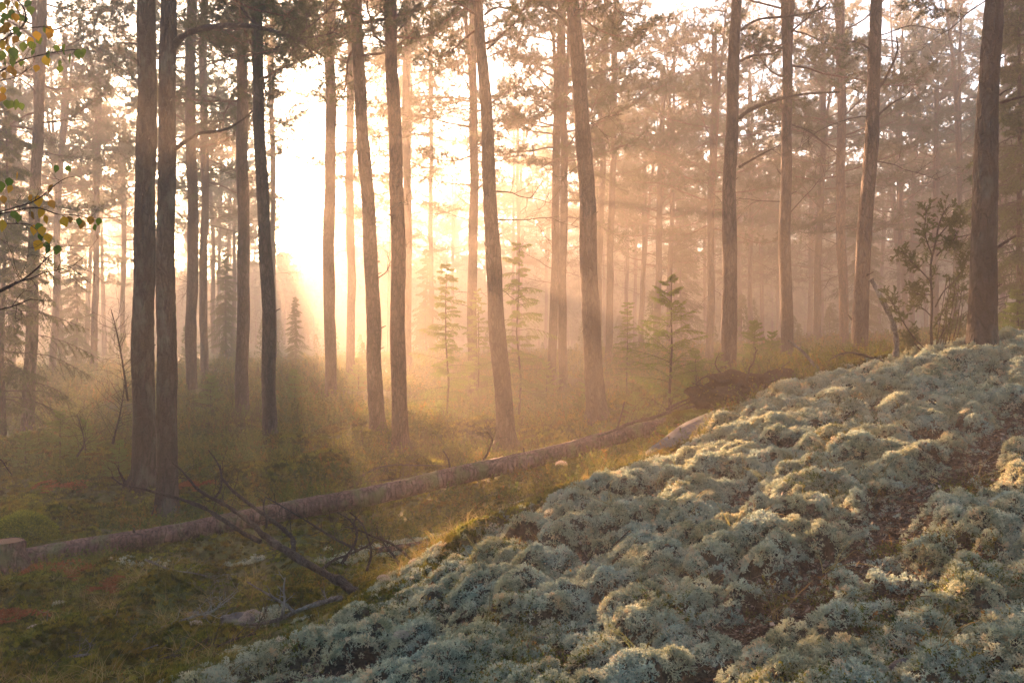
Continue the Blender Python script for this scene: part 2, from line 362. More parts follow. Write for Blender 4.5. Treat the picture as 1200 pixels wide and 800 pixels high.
M['orange_leaf'] = leaf_mat('orange_leaf', [(0, (.5, .16, .02)), (1, (.6, .3, .03))], .5)
M['birch_green'] = leaf_mat('birch_leaf_green', [(0, (.05, .12, .02)), (1, (.13, .20, .03))], .45)
M['birch_yellow'] = leaf_mat('birch_leaf_yellow', [(0, (.34, .20, .02)), (.6, (.40, .27, .02)), (1, (.26, .24, .03))], .5)
M['birch_rust'] = leaf_mat('birch_leaf_rust', [(0, (.20, .12, .02)), (1, (.28, .17, .03))], .5)
# stone
def stone_mat():
    m, nt, b = new_mat('grey_rock'); n = noise(nt, coords(nt, (1, 1, 1)), 6, 8, .7); n2 = noise(nt, coords(nt, (1, 1, 1)), 2.5, 4)
    c = ramp(nt, n, [(.3, (.05, .046, .045)), (.55, (.12, .115, .112)), (.75, (.24, .23, .22))]); c = mix(nt, ramp(nt, n2, [(.5, (0, 0, 0)), (.62, (1, 1, 1))]), c, (.16, .17, .09))
    nt.links.new(c, b.inputs['Base Color']); bump(nt, b, n, .8, .04); return m
M['stone'] = stone_mat()
def mossbed_mat():
    m, nt, b = new_mat('moss_bed'); n = noise(nt, coords(nt, (1, 1, 1), False), 14, 6, .7)
    nt.links.new(ramp(nt, n, [(.3, (.05, .08, .012)), (.55, (.13, .19, .02)), (.75, (.24, .29, .04))]), b.inputs['Base Color']); bump(nt, b, n, 1, .04); return m
M['mossbed'] = mossbed_mat()
def soil_mat():
    m, nt, b = new_mat('root_soil'); n = noise(nt, coords(nt, (1, 1, 1), False), 12, 8, .7)
    nt.links.new(ramp(nt, n, [(.3, (.02, .013, .009)), (.6, (.07, .045, .03)), (.8, (.14, .10, .07))]), b.inputs['Base Color']); bump(nt, b, n, 1, .06); return m
M['soil'] = soil_mat()
def cut_mat():
    m, nt, b = new_mat('sawn_wood'); w = nd(nt, 'ShaderNodeTexWave', wave_type='RINGS', rings_direction='Z'); w.inputs['Scale'].default_value = 14; w.inputs['Distortion'].default_value = 2
    nt.links.new(coords(nt, (1, 1, 1)), w.inputs[0]); nt.links.new(ramp(nt, w.outputs[0], [(0, (.10, .05, .03)), (1, (.22, .13, .08))]), b.inputs['Base Color']); return m
M['cut'] = cut_mat()
def ground_mat():
    m, nt, b = new_mat('forest_ground')
    at = nd(nt, 'ShaderNodeAttribute', attribute_name='cover'); sep = nd(nt, 'ShaderNodeSeparateColor'); nt.links.new(at.outputs['Color'], sep.inputs[0])
    p = coords(nt, (1, 1, 1), False)
    n1 = noise(nt, p, 1.1, 6); n2 = noise(nt, p, 11, 7, .7); n3 = noise(nt, p, 45, 5, .7)
    g = ramp(nt, n1, [(.3, (.055, .038, .018)), (.45, (.07, .07, .02)), (.6, (.11, .13, .025)), (.75, (.12, .09, .04))])
    g = mix(nt, .6, g, ramp(nt, n2, [(.3, (.02, .016, .01)), (.5, (.07, .075, .02)), (.7, (.17, .17, .04))]))
    s = ramp(nt, n3, [(.3, (.010, .007, .005)), (.55, (.032, .021, .015)), (.78, (.09, .065, .05))])
    l = ramp(nt, n3, [(.3, (.016, .013, .009)), (.5, (.045, .042, .03)), (.75, (.12, .12, .09))])
    c = mix(nt, sep.outputs[0], g, l); c = mix(nt, sep.outputs[1], c, s)
    nt.links.new(c, b.inputs['Base Color']); bump(nt, b, mix(nt, .5, n2, n3), 1, .05); return m
M['ground'] = ground_mat()

# ------------------------------------------------------------------ the ground
def axis(segs):
    out = []
    for a, b, st in segs: out += list(np.arange(a, b, st))
    return np.array(out + [segs[-1][1]])
gx = axis([(-110,-60,5),(-60,-24,2.0),(-24,-9,.5),(-9,-3,.10),(-3,5.0,.036),(5.0,9,.07),(9,24,.5),(24,60,2.0),(60,110,5)])
gy = axis([(-40,0,2.0),(0,2.4,.4),(2.4,8.5,.036),(8.5,13,.06),(13,22,.16),(22,40,.5),(40,80,2),(80,124,4)])
XX, YY = np.meshgrid(gx, gy); ZZ = H(XX.ravel(), YY.ravel())
nx, ny = len(gx), len(gy)
ii = (np.arange(ny - 1)[:, None] * nx + np.arange(nx - 1)[None, :]).ravel()
mb = MB(); mb.add(np.stack([XX.ravel(), YY.ravel(), ZZ], 1), np.stack([ii, ii + 1, ii + nx + 1, ii + nx], 1))
gm = mb.mesh('forest_floor', [M['ground']])
ca = gm.color_attributes.new('cover', 'FLOAT_COLOR', 'POINT')
lm = lichen_mask(XX.ravel(), YY.ravel()); sm = soil_mask(XX.ravel(), YY.ravel()) * lm
ca.data.foreach_set('color', np.stack([lm, sm, lm * 0, lm * 0 + 1], 1).ravel())
tag(obj('forest_floor', gm), 'mossy forest floor rising to a lichen covered bank at the right', kind='structure')
print('ground verts', len(ZZ))

# ------------------------------------------------------------------ scattering of uncountable cover
def scatter(name, pts, nrm, scl, sources, label, cat='ground cover', tilt=.25, sink=0.0, seed=1):
    rg = np.random.default_rng(seed); n = len(pts)
    me = bpy.data.meshes.new(name); me.vertices.add(n); me.vertices.foreach_set('co', (pts - nrm * sink).ravel())
    z = nrm + tilt * rg.normal(size=(n, 3)); z /= np.linalg.norm(z, axis=1)[:, None]
    # euler (x, y, z) that turns +Z to z, spun about it
    ax = np.arctan2(-z[:, 1], z[:, 2]); ay = np.arcsin(np.clip(z[:, 0], -1, 1)); 
    sp = rg.uniform(0, 2 * math.pi, n)
    # compose: spin about local Z first, then tilt
    cx, sx, cy, sy, cz, sz = np.cos(ax), np.sin(ax), np.cos(ay), np.sin(ay), np.cos(sp), np.sin(sp)
    # R = Rx(ax) * Ry(ay) * Rz(sp); extract XYZ euler (Rz*Ry*Rx)
    r00 = cy * cz; r10 = cx * sz + sx * sy * cz; r20 = sx * sz - cx * sy * cz; r21 = sx * cz + cx * sy * sz; r22 = cx * cy
    e = np.stack([np.arctan2(r21, r22), np.arcsin(np.clip(-r20, -1, 1)), np.arctan2(r10, r00)], 1)
    a = me.attributes.new('rot', 'FLOAT_VECTOR', 'POINT'); a.data.foreach_set('vector', e.ravel())
    a = me.attributes.new('scl', 'FLOAT', 'POINT'); a.data.foreach_set('value', scl)
    a = me.attributes.new('pick', 'INT', 'POINT'); a.data.foreach_set('value', rg.integers(0, len(sources), n).astype(np.int32))
    o = obj(name, me)
    col = bpy.data.collections.new(name + '_kinds')
    for k, s in enumerate(sources): col.objects.link(bpy.data.objects.new(f'{name}_{k:02d}', s))
    g = bpy.data.node_groups.new(name, 'GeometryNodeTree')
    g.interface.new_socket('Geometry', in_out='INPUT', socket_type='NodeSocketGeometry'); g.interface.new_socket('Geometry', in_out='OUTPUT', socket_type='NodeSocketGeometry')
    gi = g.nodes.new('NodeGroupInput'); go = g.nodes.new('NodeGroupOutput'); ci = g.nodes.new('GeometryNodeCollectionInfo')
    ci.inputs[0].default_value = col; ci.inputs['Separate Children'].default_value = True; ci.inputs['Reset Children'].default_value = True
    ip = g.nodes.new('GeometryNodeInstanceOnPoints'); ip.inputs['Pick Instance'].default_value = True
    def at(nm, ty):
        x = g.nodes.new('GeometryNodeInputNamedAttribute'); x.data_type = ty; x.inputs[0].default_value = nm; return x.outputs[0]
    er = g.nodes.new('FunctionNodeEulerToRotation'); g.links.new(at('rot', 'FLOAT_VECTOR'), er.inputs[0])
    g.links.new(gi.outputs[0], ip.inputs['Points']); g.links.new(ci.outputs[0], ip.inputs['Instance']); g.links.new(er.outputs[0], ip.inputs['Rotation'])
    g.links.new(at('scl', 'FLOAT'), ip.inputs['Scale']); g.links.new(at('pick', 'INT'), ip.inputs['Instance Index']); g.links.new(ip.outputs[0], go.inputs[0])
    md = o.modifiers.new('scatter', 'NODES'); md.node_group = g
    return tag(o, label, cat, kind='stuff')
def poisson_like(xr, yr, n, dens, seed):
    """random points in the camera's neighbourhood, thinned by dens(x, y) in 0..1"""
    rg = np.random.default_rng(seed); y = rg.uniform(*yr, n); x = rg.uniform(*xr, n)
    vis = np.abs(x) < y * .72 + 2.4
    x = x[vis]; y = y[vis]; k = rg.uniform(0, 1, len(x)) < dens(x, y); return x[k], y[k]

def lichen_tuft(seed, n=11):
    rg = np.random.default_rng(seed); mb = MB()
    def strip(a, b, wa, wb):
        s = norm(np.cross(b - a, rg.normal(size=3))); mb.add([a - s * wa, a + s * wa, b + s * wb, b - s * wb], [[0, 1, 2, 3]])
    for _ in range(n):
        d = norm(rg.normal(size=3) * np.array([1, 1, .6]) + np.array([0, 0, .75])); o = rg.normal(size=3) * .08 * np.array([1, 1, 0])
        a = o; b = o + d * .5; strip(a, b, .045, .04)
        for _ in range(3):
            d2 = norm(d + .65 * rg.normal(size=3)); c = b + d2 * .28; strip(b, c, .04, .035)
            for _ in range(3):
                d3 = norm(d2 + .8 * rg.normal(size=3)); e = c + d3 * .2; s = norm(np.cross(d3, rg.normal(size=3))) * .045
                mb.add([c - s, c + s, e + s * .3, e - s * .3], [[0, 1, 2, 3]])
    return mb.mesh('lichen_tuft', [M['lichen']], False)
TUFTS = [lichen_tuft(s) for s in range(6)]
def dens_l(x, y):
    m = lichen_mask(x, y) * (1 - soil_mask(x, y) * .93)
    c = cushions(x, y); return m * sstep(.02, .09, c) * np.clip(6.2 / y, .25, 1) ** 1.3
x, y = poisson_like((-4, 10), (2.4, 12.9), 230000, dens_l, 11)
z = H(x, y); nn = Hn(x, y)
sc_ = .042 * np.random.default_rng(2).uniform(.7, 1.4, len(x)) * np.clip(y / 6.2, 1, 1.9)
scatter('reindeer_lichen', np.stack([x, y, z], 1), nn, sc_, TUFTS, 'pale grey green reindeer lichen cushions covering the sloping bank at the right', 'lichen', .25, .006)
print('lichen', len(x))
# pale lichen patches beyond the bank, in the hollow
x, y = poisson_like((-6, 3), (5.5, 14), 60000, lambda x, y: (y < 10.6) * (1 - lichen_mask(x, y)) * sstep(.66, .73, -.10 * (x < -2.4) + fbm(x * 1.1, y * 1.5, 33, 3) + .30 * np.exp(-((x + 1.1) ** 2 / .9 + (y - 9.6) ** 2 / .25))), 12)
scatter('hollow_lichen', np.stack([x, y, H(x, y) + .01], 1), Hn(x, y), .045 * np.random.default_rng(3).uniform(.7, 1.4, len(x)), TUFTS, 'scattered pale lichen patches on the mossy floor between bank and fallen log', 'lichen', .3)

def moss_tuft(seed):
    rg = np.random.default_rng(seed); mb = MB(); n = 26
    p = rg.normal(size=(n, 3)) * np.array([.35, .35, 0]); d = np.tile([0, 0, 1.], (n, 1)); needles(mb, p, d, 2, .9, .28, .5, rg)
    return mb.mesh('moss_tuft', [M['moss']], False)
MT = [moss_tuft(40 + s) for s in range(4)]
x, y = poisson_like((-14, 8), (4.0, 24), 380000, lambda x, y: (1 - lichen_mask(x, y)) * np.maximum(.22 + .78 * sstep(.46, .56, fbm(x * .9, y * .9, 61, 4)), sstep(.3, .5, moss_bump(x, y))) * np.clip(8 / y, .15, 1) ** 1.5, 13)
scatter('moss', np.stack([x, y, H(x, y)], 1), Hn(x, y), .03 * np.random.default_rng(4).uniform(.6, 1.5, len(x)) * np.clip(y / 8, 1, 3), MT, 'green and golden moss covering the hollow floor around the fallen log', 'moss', .25)
print('moss', len(x))
def shrub_sprig(seed, mat, leaf=.021, h=.16, nst=5, nl=26):
    rg = np.random.default_rng(seed); mb = MB()
    for _ in range(nst):
        w = wander(rg.normal(size=3) * .03 * np.array([1, 1, 0]), rg.normal(size=3) * .45 + np.array([0, 0, 1]), h * rg.uniform(.7, 1.3), 4, .2, rg)
        tube(mb, w, np.linspace(.0016, .0008, 5), 3, cap=False)
        for _ in range(nl // nst * 2):
            t = rg.uniform(.25, 1) * 3.99; i = int(t); p = w[i] + (w[i + 1] - w[i]) * (t - i)
            d = norm(rg.normal(size=3) + np.array([0, 0, .3])); s = norm(np.cross(d, rg.normal(size=3))); L = leaf * rg.uniform(.7, 1.3)
            mb.add([p, p + d * L * .5 + s * L * .3, p + d * L, p + d * L * .5 - s * L * .3], [[0, 1, 2, 3]])
    return mb.mesh('sprig', [mat], False)
BS = [shrub_sprig(60 + s, M['berry']) for s in range(5)]; HS = [shrub_sprig(70 + s, M['heather'], .010, .2, 7, 60) for s in range(4)]
def put_sprigs(name, src, n, yr, seed, thr, size, label, s2, xr=(-22, 16)):
    x, y = poisson_like(xr, yr, n, lambda x, y: (1 - lichen_mask(x, y)) * (log_d2(x, y)[0] > .05) * slab_clear(x, y - .1) * (1 - .93 * sstep(.3, .5, moss_bump(x, y))) * sstep(thr, thr + .1, fbm(x * .7, y * .7, s2, 3)) * np.clip(14 / y, .35, 1), seed)
    scatter(name, np.stack([x, y, H(x, y)], 1), np.tile([0, 0, 1.], (len(x), 1)), size * np.random.default_rng(seed).uniform(.6, 1.4, len(x)) * np.clip(y / 14, 1, 2.2) * np.clip((y - 3) / 9.5, .38, 1), src, label, 'undergrowth', .2, .01, seed)
    print(name, len(x))
put_sprigs('bilberry_shrubs', BS, 110000, (5, 42), 21, .36, 1.25, 'low leafy bilberry undergrowth spread over the forest floor', 81, (-32, 28))
put_sprigs('heather_shrubs', HS, 40000, (5, 36), 22, .50, 1.2, 'brown twiggy heather undergrowth among the moss', 91, (-28, 24))
# low leaves growing between the lichen cushions
x, y = poisson_like((-3, 6), (3, 9), 26000, lambda x, y: lichen_mask(x, y) * sstep(.62, .70, fbm(x * 1.6, y * 1.6, 101, 3)), 23)
scatter('cowberry_sprigs', np.stack([x, y, H(x, y)], 1), Hn(x, y), .5 * np.random.default_rng(9).uniform(.6, 1.2, len(x)), BS, 'small green and yellow cowberry sprigs growing between lichen cushions', 'undergrowth', .4, .02)
# litter on the bare soil
def litter_bit(seed):
    rg = np.random.default_rng(seed); mb = MB()
    for _ in range(6):
        p = rg.normal(size=3) * np.array([.05, .05, .006]); d = norm(rg.normal(size=3) * np.array([1, 1, .25])); w = wander(p, d, .06 * rg.uniform(.4, 1.4), 3, .15, rg); tube(mb, w, np.linspace(.003, .0012, 4), 3, cap=False)
    for _ in range(3):
        p = rg.normal(size=3) * np.array([.05, .05, .004]) + [0, 0, .006]; d = norm(rg.normal(size=3) * np.array([1, 1, .4])); s = norm(np.cross(d, [0.1, 0, 1])); mb.add([p, p + d * .02 + s * .01, p + d * .035, p + d * .02 - s * .01], [[0, 1, 2, 3]])
    return mb.mesh('litter_bit', [M['litter']], False)
LB = [litter_bit(80 + s) for s in range(5)]
x, y = poisson_like((-3, 8), (2.6, 11), 60000, lambda x, y: lichen_mask(x, y) * np.maximum(soil_mask(x, y), .5 * (cushions(x, y) < .05)), 24)
scatter('bark_litter', np.stack([x, y, H(x, y) + .004], 1), Hn(x, y), np.random.default_rng(10).uniform(.5, 1.3, len(x)), LB, 'brown bark and twig litter on the bare soil between lichen cushions', 'litter', .15)
def grass_tuft(seed, n=9, h=.22):
    rg = np.random.default_rng(seed); mb = MB()
    for _ in range(n):
        w = wander(rg.normal(size=3) * .02 * np.array([1, 1, 0]), rg.normal(size=3) * .3 + np.array([0, 0, 1]), h * rg.uniform(.5, 1.3), 5, .12, rg, tuple(rg.normal(size=3) * np.array([.9, .9, .2]) + np.array([0, 0, -.7])))
        s = norm(np.cross(w[-1] - w[0], rg.normal(size=3))); ww = np.linspace(.0022, .0004, 6)[:, None]
        v = np.concatenate([w - s * ww, w + s * ww]); mb.add(v, [[k, k + 6, k + 7, k + 1] for k in range(5)])
    return mb.mesh('grass_tuft', [M['grass']], False)
GT = [grass_tuft(90 + s) for s in range(5)]
_ed = lambda x: np.interp(x, EDGE[:, 0], EDGE[:, 1])
x, y = poisson_like((-6, 9), (3, 15), 26000, lambda x, y: np.clip(.02 + .35 * np.exp(-((y - _ed(x) - .3) / .8) ** 2) * sstep(.42, .6, fbm(x, y, 111, 3)) + .2 * (y > _ed(x)) * sstep(.6, .7, fbm(x, y, 121, 3)), 0, 1), 25)
scatter('dry_grass', np.stack([x, y, H(x, y)], 1), np.tile([0, 0, 1.], (len(x), 1)), np.random.default_rng(12).uniform(.6, 1.3, len(x)), GT, 'thin dry grass blades along the rim of the lichen bank', 'grass', .25)

# ------------------------------------------------------------------ pine crowns, limbs, dead branches (shared meshes)
def pine_crown(seed, Hc=9.0, nl=34, dens=1.0, k=15):
    rg = np.random.default_rng(seed); mb = MB(); PP = []; DD = []
    ax = wander((0, 0, 0), (0, 0, 1), Hc, 9, .03, rg); tube(mb, ax, np.linspace(.11, .02, 10), 6, cap=False)
    for i in range(nl):
        t = (i + rg.uniform(0, .8)) / nl; z = t * Hc; p = np.array([np.interp(z, ax[:, 2], ax[:, 0]), np.interp(z, ax[:, 2], ax[:, 1]), z])
        az = i * 2.4 + rg.uniform(-.5, .5); L = (1.1 + 2.6 * math.sin(math.pi * min(1, .28 + .72 * t)) ** .8) * rg.uniform(.65, 1.1)
        rise = -.05 + .5 * t + rg.uniform(-.15, .2)
        w = wander(p, (math.cos(az), math.sin(az), rise), L, 7, .13, rg, (0, 0, .35)); tube(mb, w, np.linspace(.035, .010, 8), 4, cap=False)
        ns = int(L * 4.2 * dens) + 2
        for s in range(ns):
            tt = (.30 + .70 * (s + rg.uniform(0, .9)) / ns) * 6.99; j = int(tt); q = w[j] + (w[j + 1] - w[j]) * (tt - j)
            d = norm(w[j + 1] - w[j]); side = np.cross(d, [0, 0, 1]) * (1 if s % 2 else -1)
            w2 = wander(q, d * .7 + side + np.array([0, 0, .1]), L * .26 * rg.uniform(.6, 1.2), 4, .15, rg, (0, 0, .25)); tube(mb, w2, np.linspace(.011, .005, 5), 3, cap=False)
            for e in range(7):
                jj = rg.integers(1, 5); o = w2[jj]; dd = norm(w2[jj] - w2[jj - 1] + rg.normal(size=3) * .5 + np.array([0, 0, .12]))
                tip = o + dd * rg.uniform(.06, .22); PP += [o, (o + tip) / 2, tip]; DD += [dd, dd, dd]
    needles(mb, np.array(PP), np.array(DD), k, .115, .010, .6, rg)
    return mb.mesh('pine_crown', [M['bark_red'], M['needle']], False)
CROWNS = [pine_crown(200 + s, 9.0, [30, 34, 28, 38, 32, 26][s], [1, .9, 1.1, 1, .8, 1][s], 20) for s in range(6)]
print('crown tris', [len(c.polygons) for c in CROWNS])
def dead_branch(seed, L=1.6, droop=0.0, r=.018):
    rg = np.random.default_rng(seed); mb = MB()
    w = wander((0, 0, 0), (1, 0, rg.uniform(-.1, .5)), L, 8, .16, rg, (0, 0, -.5 + droop)); tube(mb, w, np.linspace(r, r * .25, 9), 5, cap=False)
    twigs(mb, w, r * .45, rg, 9, L * .42, 1, 3, None, .1)
    return mb.mesh('dead_branch', [M['wood']])
def stub(seed):
    rg = np.random.default_rng(seed); mb = MB(); w = wander((0, 0, 0), (1, 0, .1), .13, 4, .15, rg); tube(mb, w, [.026, .018, .013, .011, .008], 6); return mb.mesh('branch_stub', [M['wood']])
STUBS = [stub(s) for s in range(3)]
DEAD = [dead_branch(300 + s, R.uniform(1.1, 2.4), R.uniform(-.3, .4)) for s in range(10)]
def foliage_branch(seed, L=2.6):
    rg = np.random.default_rng(seed); mb = MB(); PP = []; DD = []
    w = wander((0, 0, 0), (1, 0, rg.uniform(-.1, .3)), L, 8, .12, rg, (0, 0, -.2)); tube(mb, w, np.linspace(.028, .008, 9), 5, cap=False)
    for s in range(16):
        tt = (.32 + .68 * s / 16) * 7.99; j = int(tt); q = w[j] + (w[j + 1] - w[j]) * (tt - j); d = norm(w[j + 1] - w[j]); side = np.cross(d, [0, 0, 1]) * (1 if s % 2 else -1)
        w2 = wander(q, d * .7 + side, L * .27 * rg.uniform(.6, 1.2), 4, .15, rg, (0, 0, .2)); tube(mb, w2, np.linspace(.009, .004, 5), 3, cap=False)
        for e in range(8):
            jj = rg.integers(1, 5); o = w2[jj]; dd = norm(w2[jj] - w2[jj - 1] + rg.normal(size=3) * .6); tip = o + dd * rg.uniform(.06, .2); PP += [o, tip]; DD += [dd, dd]
    needles(mb, np.array(PP), np.array(DD), 20, .085, .006, .6, rg)
    return mb.mesh('needled_branch', [M['wood'], M['needle']], False)
FOL = [foliage_branch(330 + s, R.uniform(2.0, 3.2)) for s in range(6)]

def trunk_mesh(base, tops, radii, n, rings, mat, seed, amp):
    """tops: list of axis points from the base up (relative to base); radii at them"""
    rg = np.random.default_rng(seed); L = tops[-1][2]
    z = np.linspace(0, 1, rings) ** 1.25 * L; tz = [p[2] for p in tops]
    ax = np.stack([np.interp(z, tz, [p[0] for p in tops]), np.interp(z, tz, [p[1] for p in tops]), z], 1)
    ph = rg.uniform(0, 6, 4); w = np.clip(z / 2, 0, 1)
    ax[:, 0] += w * (.035 * np.sin(z * .7 + ph[0]) + .012 * np.sin(z * 2.1 + ph[1])); ax[:, 1] += w * .04 * np.sin(z * .6 + ph[2])
    r = np.interp(z, tz, radii); r = r * (1 + (.5 if seed != 40 else .2) * np.exp(-z / .16) + .03 * np.sin(z * 3.3 + ph[3]))
    a = np.arange(n) / n * 2 * math.pi; A, Z = np.meshgrid(a, z)
    per = fbm((np.cos(A) * 3 + 7 * ph[0]), (np.sin(A) * 3 + Z * 1.6), seed, 3) - .5
    pl = worley((np.cos(A) * r[:, None] + 50) * 1.0 + np.sin(A) * r[:, None] * .7, Z * .35 + np.sin(A) * r[:, None], .05, seed, .4, .7) / .035
    roots = (.35 if seed != 40 else .12) * np.exp(-Z / .14) * (np.cos(A * 4 + ph[1]) * .5 + .5 * np.cos(A * 7 + ph[2])) * r[:, None]
    disp = r[:, None] * per * .16 + amp * (pl - .5) + roots
    mb = MB(); ax[0, 2] -= .25; tube(mb, ax, r, n, disp); return mb.mesh('pine_trunk', [mat]), ax, r

def axis_at(ax, r, h):
    return np.array([np.interp(h, ax[:, 2], ax[:, 0]), np.interp(h, ax[:, 2], ax[:, 1]), h]), float(np.interp(h, ax[:, 2], r))
TREES = {}
def build_pine(idx, t):
    xb, yb, xt, wb, wt, d, hc, label = t
    if d > 26 and xb > 740: hc -= .6
    elif 430 < xb < 740: hc = max(hc, 8.4) + (.6 if d > 40 else 0)
    if hc < 7.5 and d > 50 and 430 < xb < 800: hc = 12
    if idx in (10, 12, 15, 16): hc = 12
    b = P(xb, yb, d); zg = Hz(b[0], b[1]); b[2] = min(zg, b[2]) if d < 31 else zg
    top = P(xt, 0, d) - b; rb = wb / 2 / F * d * .92; rt = wt / 2 / F * d * .92
    Ht = hc + 9.5 * R.uniform(.9, 1.1)
    sl = top / top[2]; tops = [(0, 0, 0), tuple(sl * min(top[2], Ht - 1))]; rad = [rb, rt]
    if Ht > top[2]: tops.append(tuple(sl * Ht)); rad.append(.03)
    nr = d < 21
    root = empty('pine_tree', b, label, 'pine tree', 'pines of the misty stand')
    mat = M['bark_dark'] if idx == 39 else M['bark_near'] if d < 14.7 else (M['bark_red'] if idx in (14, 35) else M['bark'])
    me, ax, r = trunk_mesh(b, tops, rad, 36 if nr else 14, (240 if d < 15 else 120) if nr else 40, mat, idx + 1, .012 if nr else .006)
    obj('trunk', me, root)
    cl = (Ht - hc) ; p, rr = axis_at(ax, r, hc)
    lean = Vector(sl).to_track_quat('Z', 'Y'); q = lean @ Quaternion((0, 0, 1), R.uniform(0, 6.28))
    c = obj('crown', CROWNS[idx % 6], root, p, q.to_euler(), (cl / 9.0) * R.uniform(.95, 1.1))
    TREES[idx] = (root, ax, r, b)
    if d < 24:
        for k in range(6):
            p, rr = axis_at(ax, r, R.uniform(1.0, min(hc, 8.0))); az = R.uniform(0, 6.28); o = obj('branch_stub', STUBS[k % 3], root, p + np.array([math.cos(az), math.sin(az), 0]) * rr * .85, (0, -R.uniform(0, .5), az), R.uniform(.6, 1.5))
    # dead branches under the crown
    nb = 7 if d > 25 else (3 if d > 15 else 1)
    for k in range(nb):
        h = R.uniform(max(2.6, hc * .38), hc + .5); p, rr = axis_at(ax, r, h); az = R.choice([0, math.pi]) + R.uniform(-1.0, 1.0)
        if idx in (0, 1, 8, 9): continue
        obj('dead_branch', R.choice(DEAD), root, p, (R.uniform(-.3, .3), R.uniform(-.25, .25), az), R.uniform(.5, 1.0))
    if idx in (10, 12, 15, 16, 17, 19):
        for k in range(5 if idx == 10 else 10):
            h = R.uniform(6.2, 12); p, rr = axis_at(ax, r, h); obj('needled_branch', R.choice(FOL), root, p, (R.uniform(-.2, .2), R.uniform(-.15, .25), R.uniform(0, 6.28)), R.uniform(.8, 1.15))
    elif d > 23 and hc > 5.4:
        for k in range(2 if 280 < xb < 420 else 4):
            h = R.uniform(hc * .7, hc + .3); p, rr = axis_at(ax, r, h)
            obj('needled_branch', R.choice(FOL), root, p, (R.uniform(-.2, .2), R.uniform(-.15, .25), R.uniform(0, 6.28)), R.uniform(.6, 1.0))
    return root
for i, t in enumerate(T): build_pine(i, t)

# hand-placed limbs seen against the light: (tree index, points in photo pixels, radius start, radius end, depth shift, needles, name)
def limb(idx, px, r0, r1, dz=0.0, ntw=8, Ltw=.3, needle=0, twr=.005, name='limb'):
    root, ax, r, b = TREES[idx]; d = T[idx][5]; n = len(px)
    pts = smooth_path([P(x, y, d - dz * k / (n - 1)) - b for k, (x, y) in enumerate(px)], 3)
    mb = MB(); rg = np.random.default_rng(idx * 31 + int(px[0][0])); rad = np.linspace(r0, r1, len(pts)) * (1 + .12 * rg.normal(size=len(pts))); tube(mb, pts, rad, 7)
    tips = []
    if ntw: twigs(mb, pts, twr, rg, ntw, Ltw, 1, 3, tips, .05)
    o = obj(name, mb.mesh(name, [M['wood']]), root)
    if needle and tips:
        m2 = MB(); PP = []; DD = []
        for w in tips[:]:
            for j in range(1, len(w)): PP.append(w[j]); DD.append(norm(w[j] - w[j - 1]))
        needles(m2, np.array(PP), np.array(DD), needle, .065, .0055, .6, rg); me = m2.mesh('needle_spray', [M['needle']], False); obj('needle_spray', me, o)
limb(1, [(204,53),(212,44),(225,37),(240,33),(255,30.5),(272,30),(290,30),(306,33)], .055, .035, 1.2, 6, .5)
limb(1, [(306,33),(322,37),(337,42),(350,47),(358,50)], .036, .022, .6, 40, .75, 10)
limb(1, [(350,46),(354,38),(362,31),(372,24),(381,16),(388,8),(393,-3)], .022, .012, .3, 12, .5, 0, .008)
limb(1, [(346,45),(357,52),(366,62),(371,66),(374,76)], .020, .010, .3, 5, .2, 0, .008)
limb(1, [(306,33),(290,20),(282,8),(270,2)], .03, .01, .4, 16, .8, 8)
limb(1, [(350,44),(362,44),(374,43),(388,40),(396,32),(401,14)], .014, .008, .4, 12, .4, 0, .007)
limb(1, [(205,175),(213,169),(225,161),(236,155),(248,155),(262,153),(275,147),(288,138),(296,130)], .035, .012, 1.0, 4, .15, 0, .006)
limb(0, [(162,52),(150,51),(136,50)], .02, .008, .3, 2, .2)
limb(29, [(866,139),(875,131),(886,125),(903,119),(920,114),(938,111),(955,109),(984,108)], .045, .02, 1.0, 22, .6, 6)
limb(29, [(866,196),(878,189),(890,182),(902,176),(914,170)], .028, .012, .6, 4, .25)
limb(29, [(867,72),(878,66),(890,64),(905,64),(916,58),(922,45)], .035, .014, .8, 8, .5)
limb(29, [(868,36),(878,28),(890,22),(905,21),(924,19),(945,17),(960,12),(972,3)], .035, .016, .8, 14, .5, 5)
limb(32, [(927,146),(938,149),(950,155),(960,163),(972,173),(985,185)], .03, .01, .8, 8, .4)
limb(36, [(1029,104),(1038,92),(1045,78),(1050,66),(1053,54),(1050,44)], .035, .012, .6, 8, .4)
limb(36, [(1027,137),(1038,127),(1048,119),(1060,114),(1070,104)], .028, .01, .6, 6, .35)
limb(36, [(1024,62),(1012,52),(1000,48),(988,52)], .028, .01, .6, 8, .5, 5)
limb(39, [(1172,121),(1182,118),(1192,115),(1206,112)], .018, .014, .3, 2, .2)
limb(39, [(1171,112),(1178,106),(1186,104)], .014, .006, .1, 2, .1)
limb(39, [(1167,291),(1174,287),(1182,281),(1191,276)], .022, .014, .2, 3, .1)
limb(39, [(1168,336),(1171,334),(1174,333)], .014, .010, .05, 1, .05)
limb(18, [(571,58),(580,50),(590,41),(601,29)], .026, .010, .5, 3, .2)
limb(18, [(568,18),(576,11),(584,8),(594,10),(604,15),(614,17)], .026, .010, .6, 10, .4)
limb(20, [(648,107),(640,102),(633,92),(626,86),(617,80)], .04, .015, .6, 6, .5)
limb(22, [(665,30),(655,16),(640,8),(622,4)], .035, .012, .6, 12, .5, 5)
limb(14, [(467,36),(472,30),(478,25)], .02, .01, .2, 3, .2)
limb(8, [(279,60),(268,50),(258,46)], .02, .01, .3, 6, .3, 0)
limb(6, [(231,88),(238,82),(246,76)], .02, .01, .3, 3, .3)
limb(2, [(55,31),(68,30),(84,30)], .02, .01, .4, 2, .2)

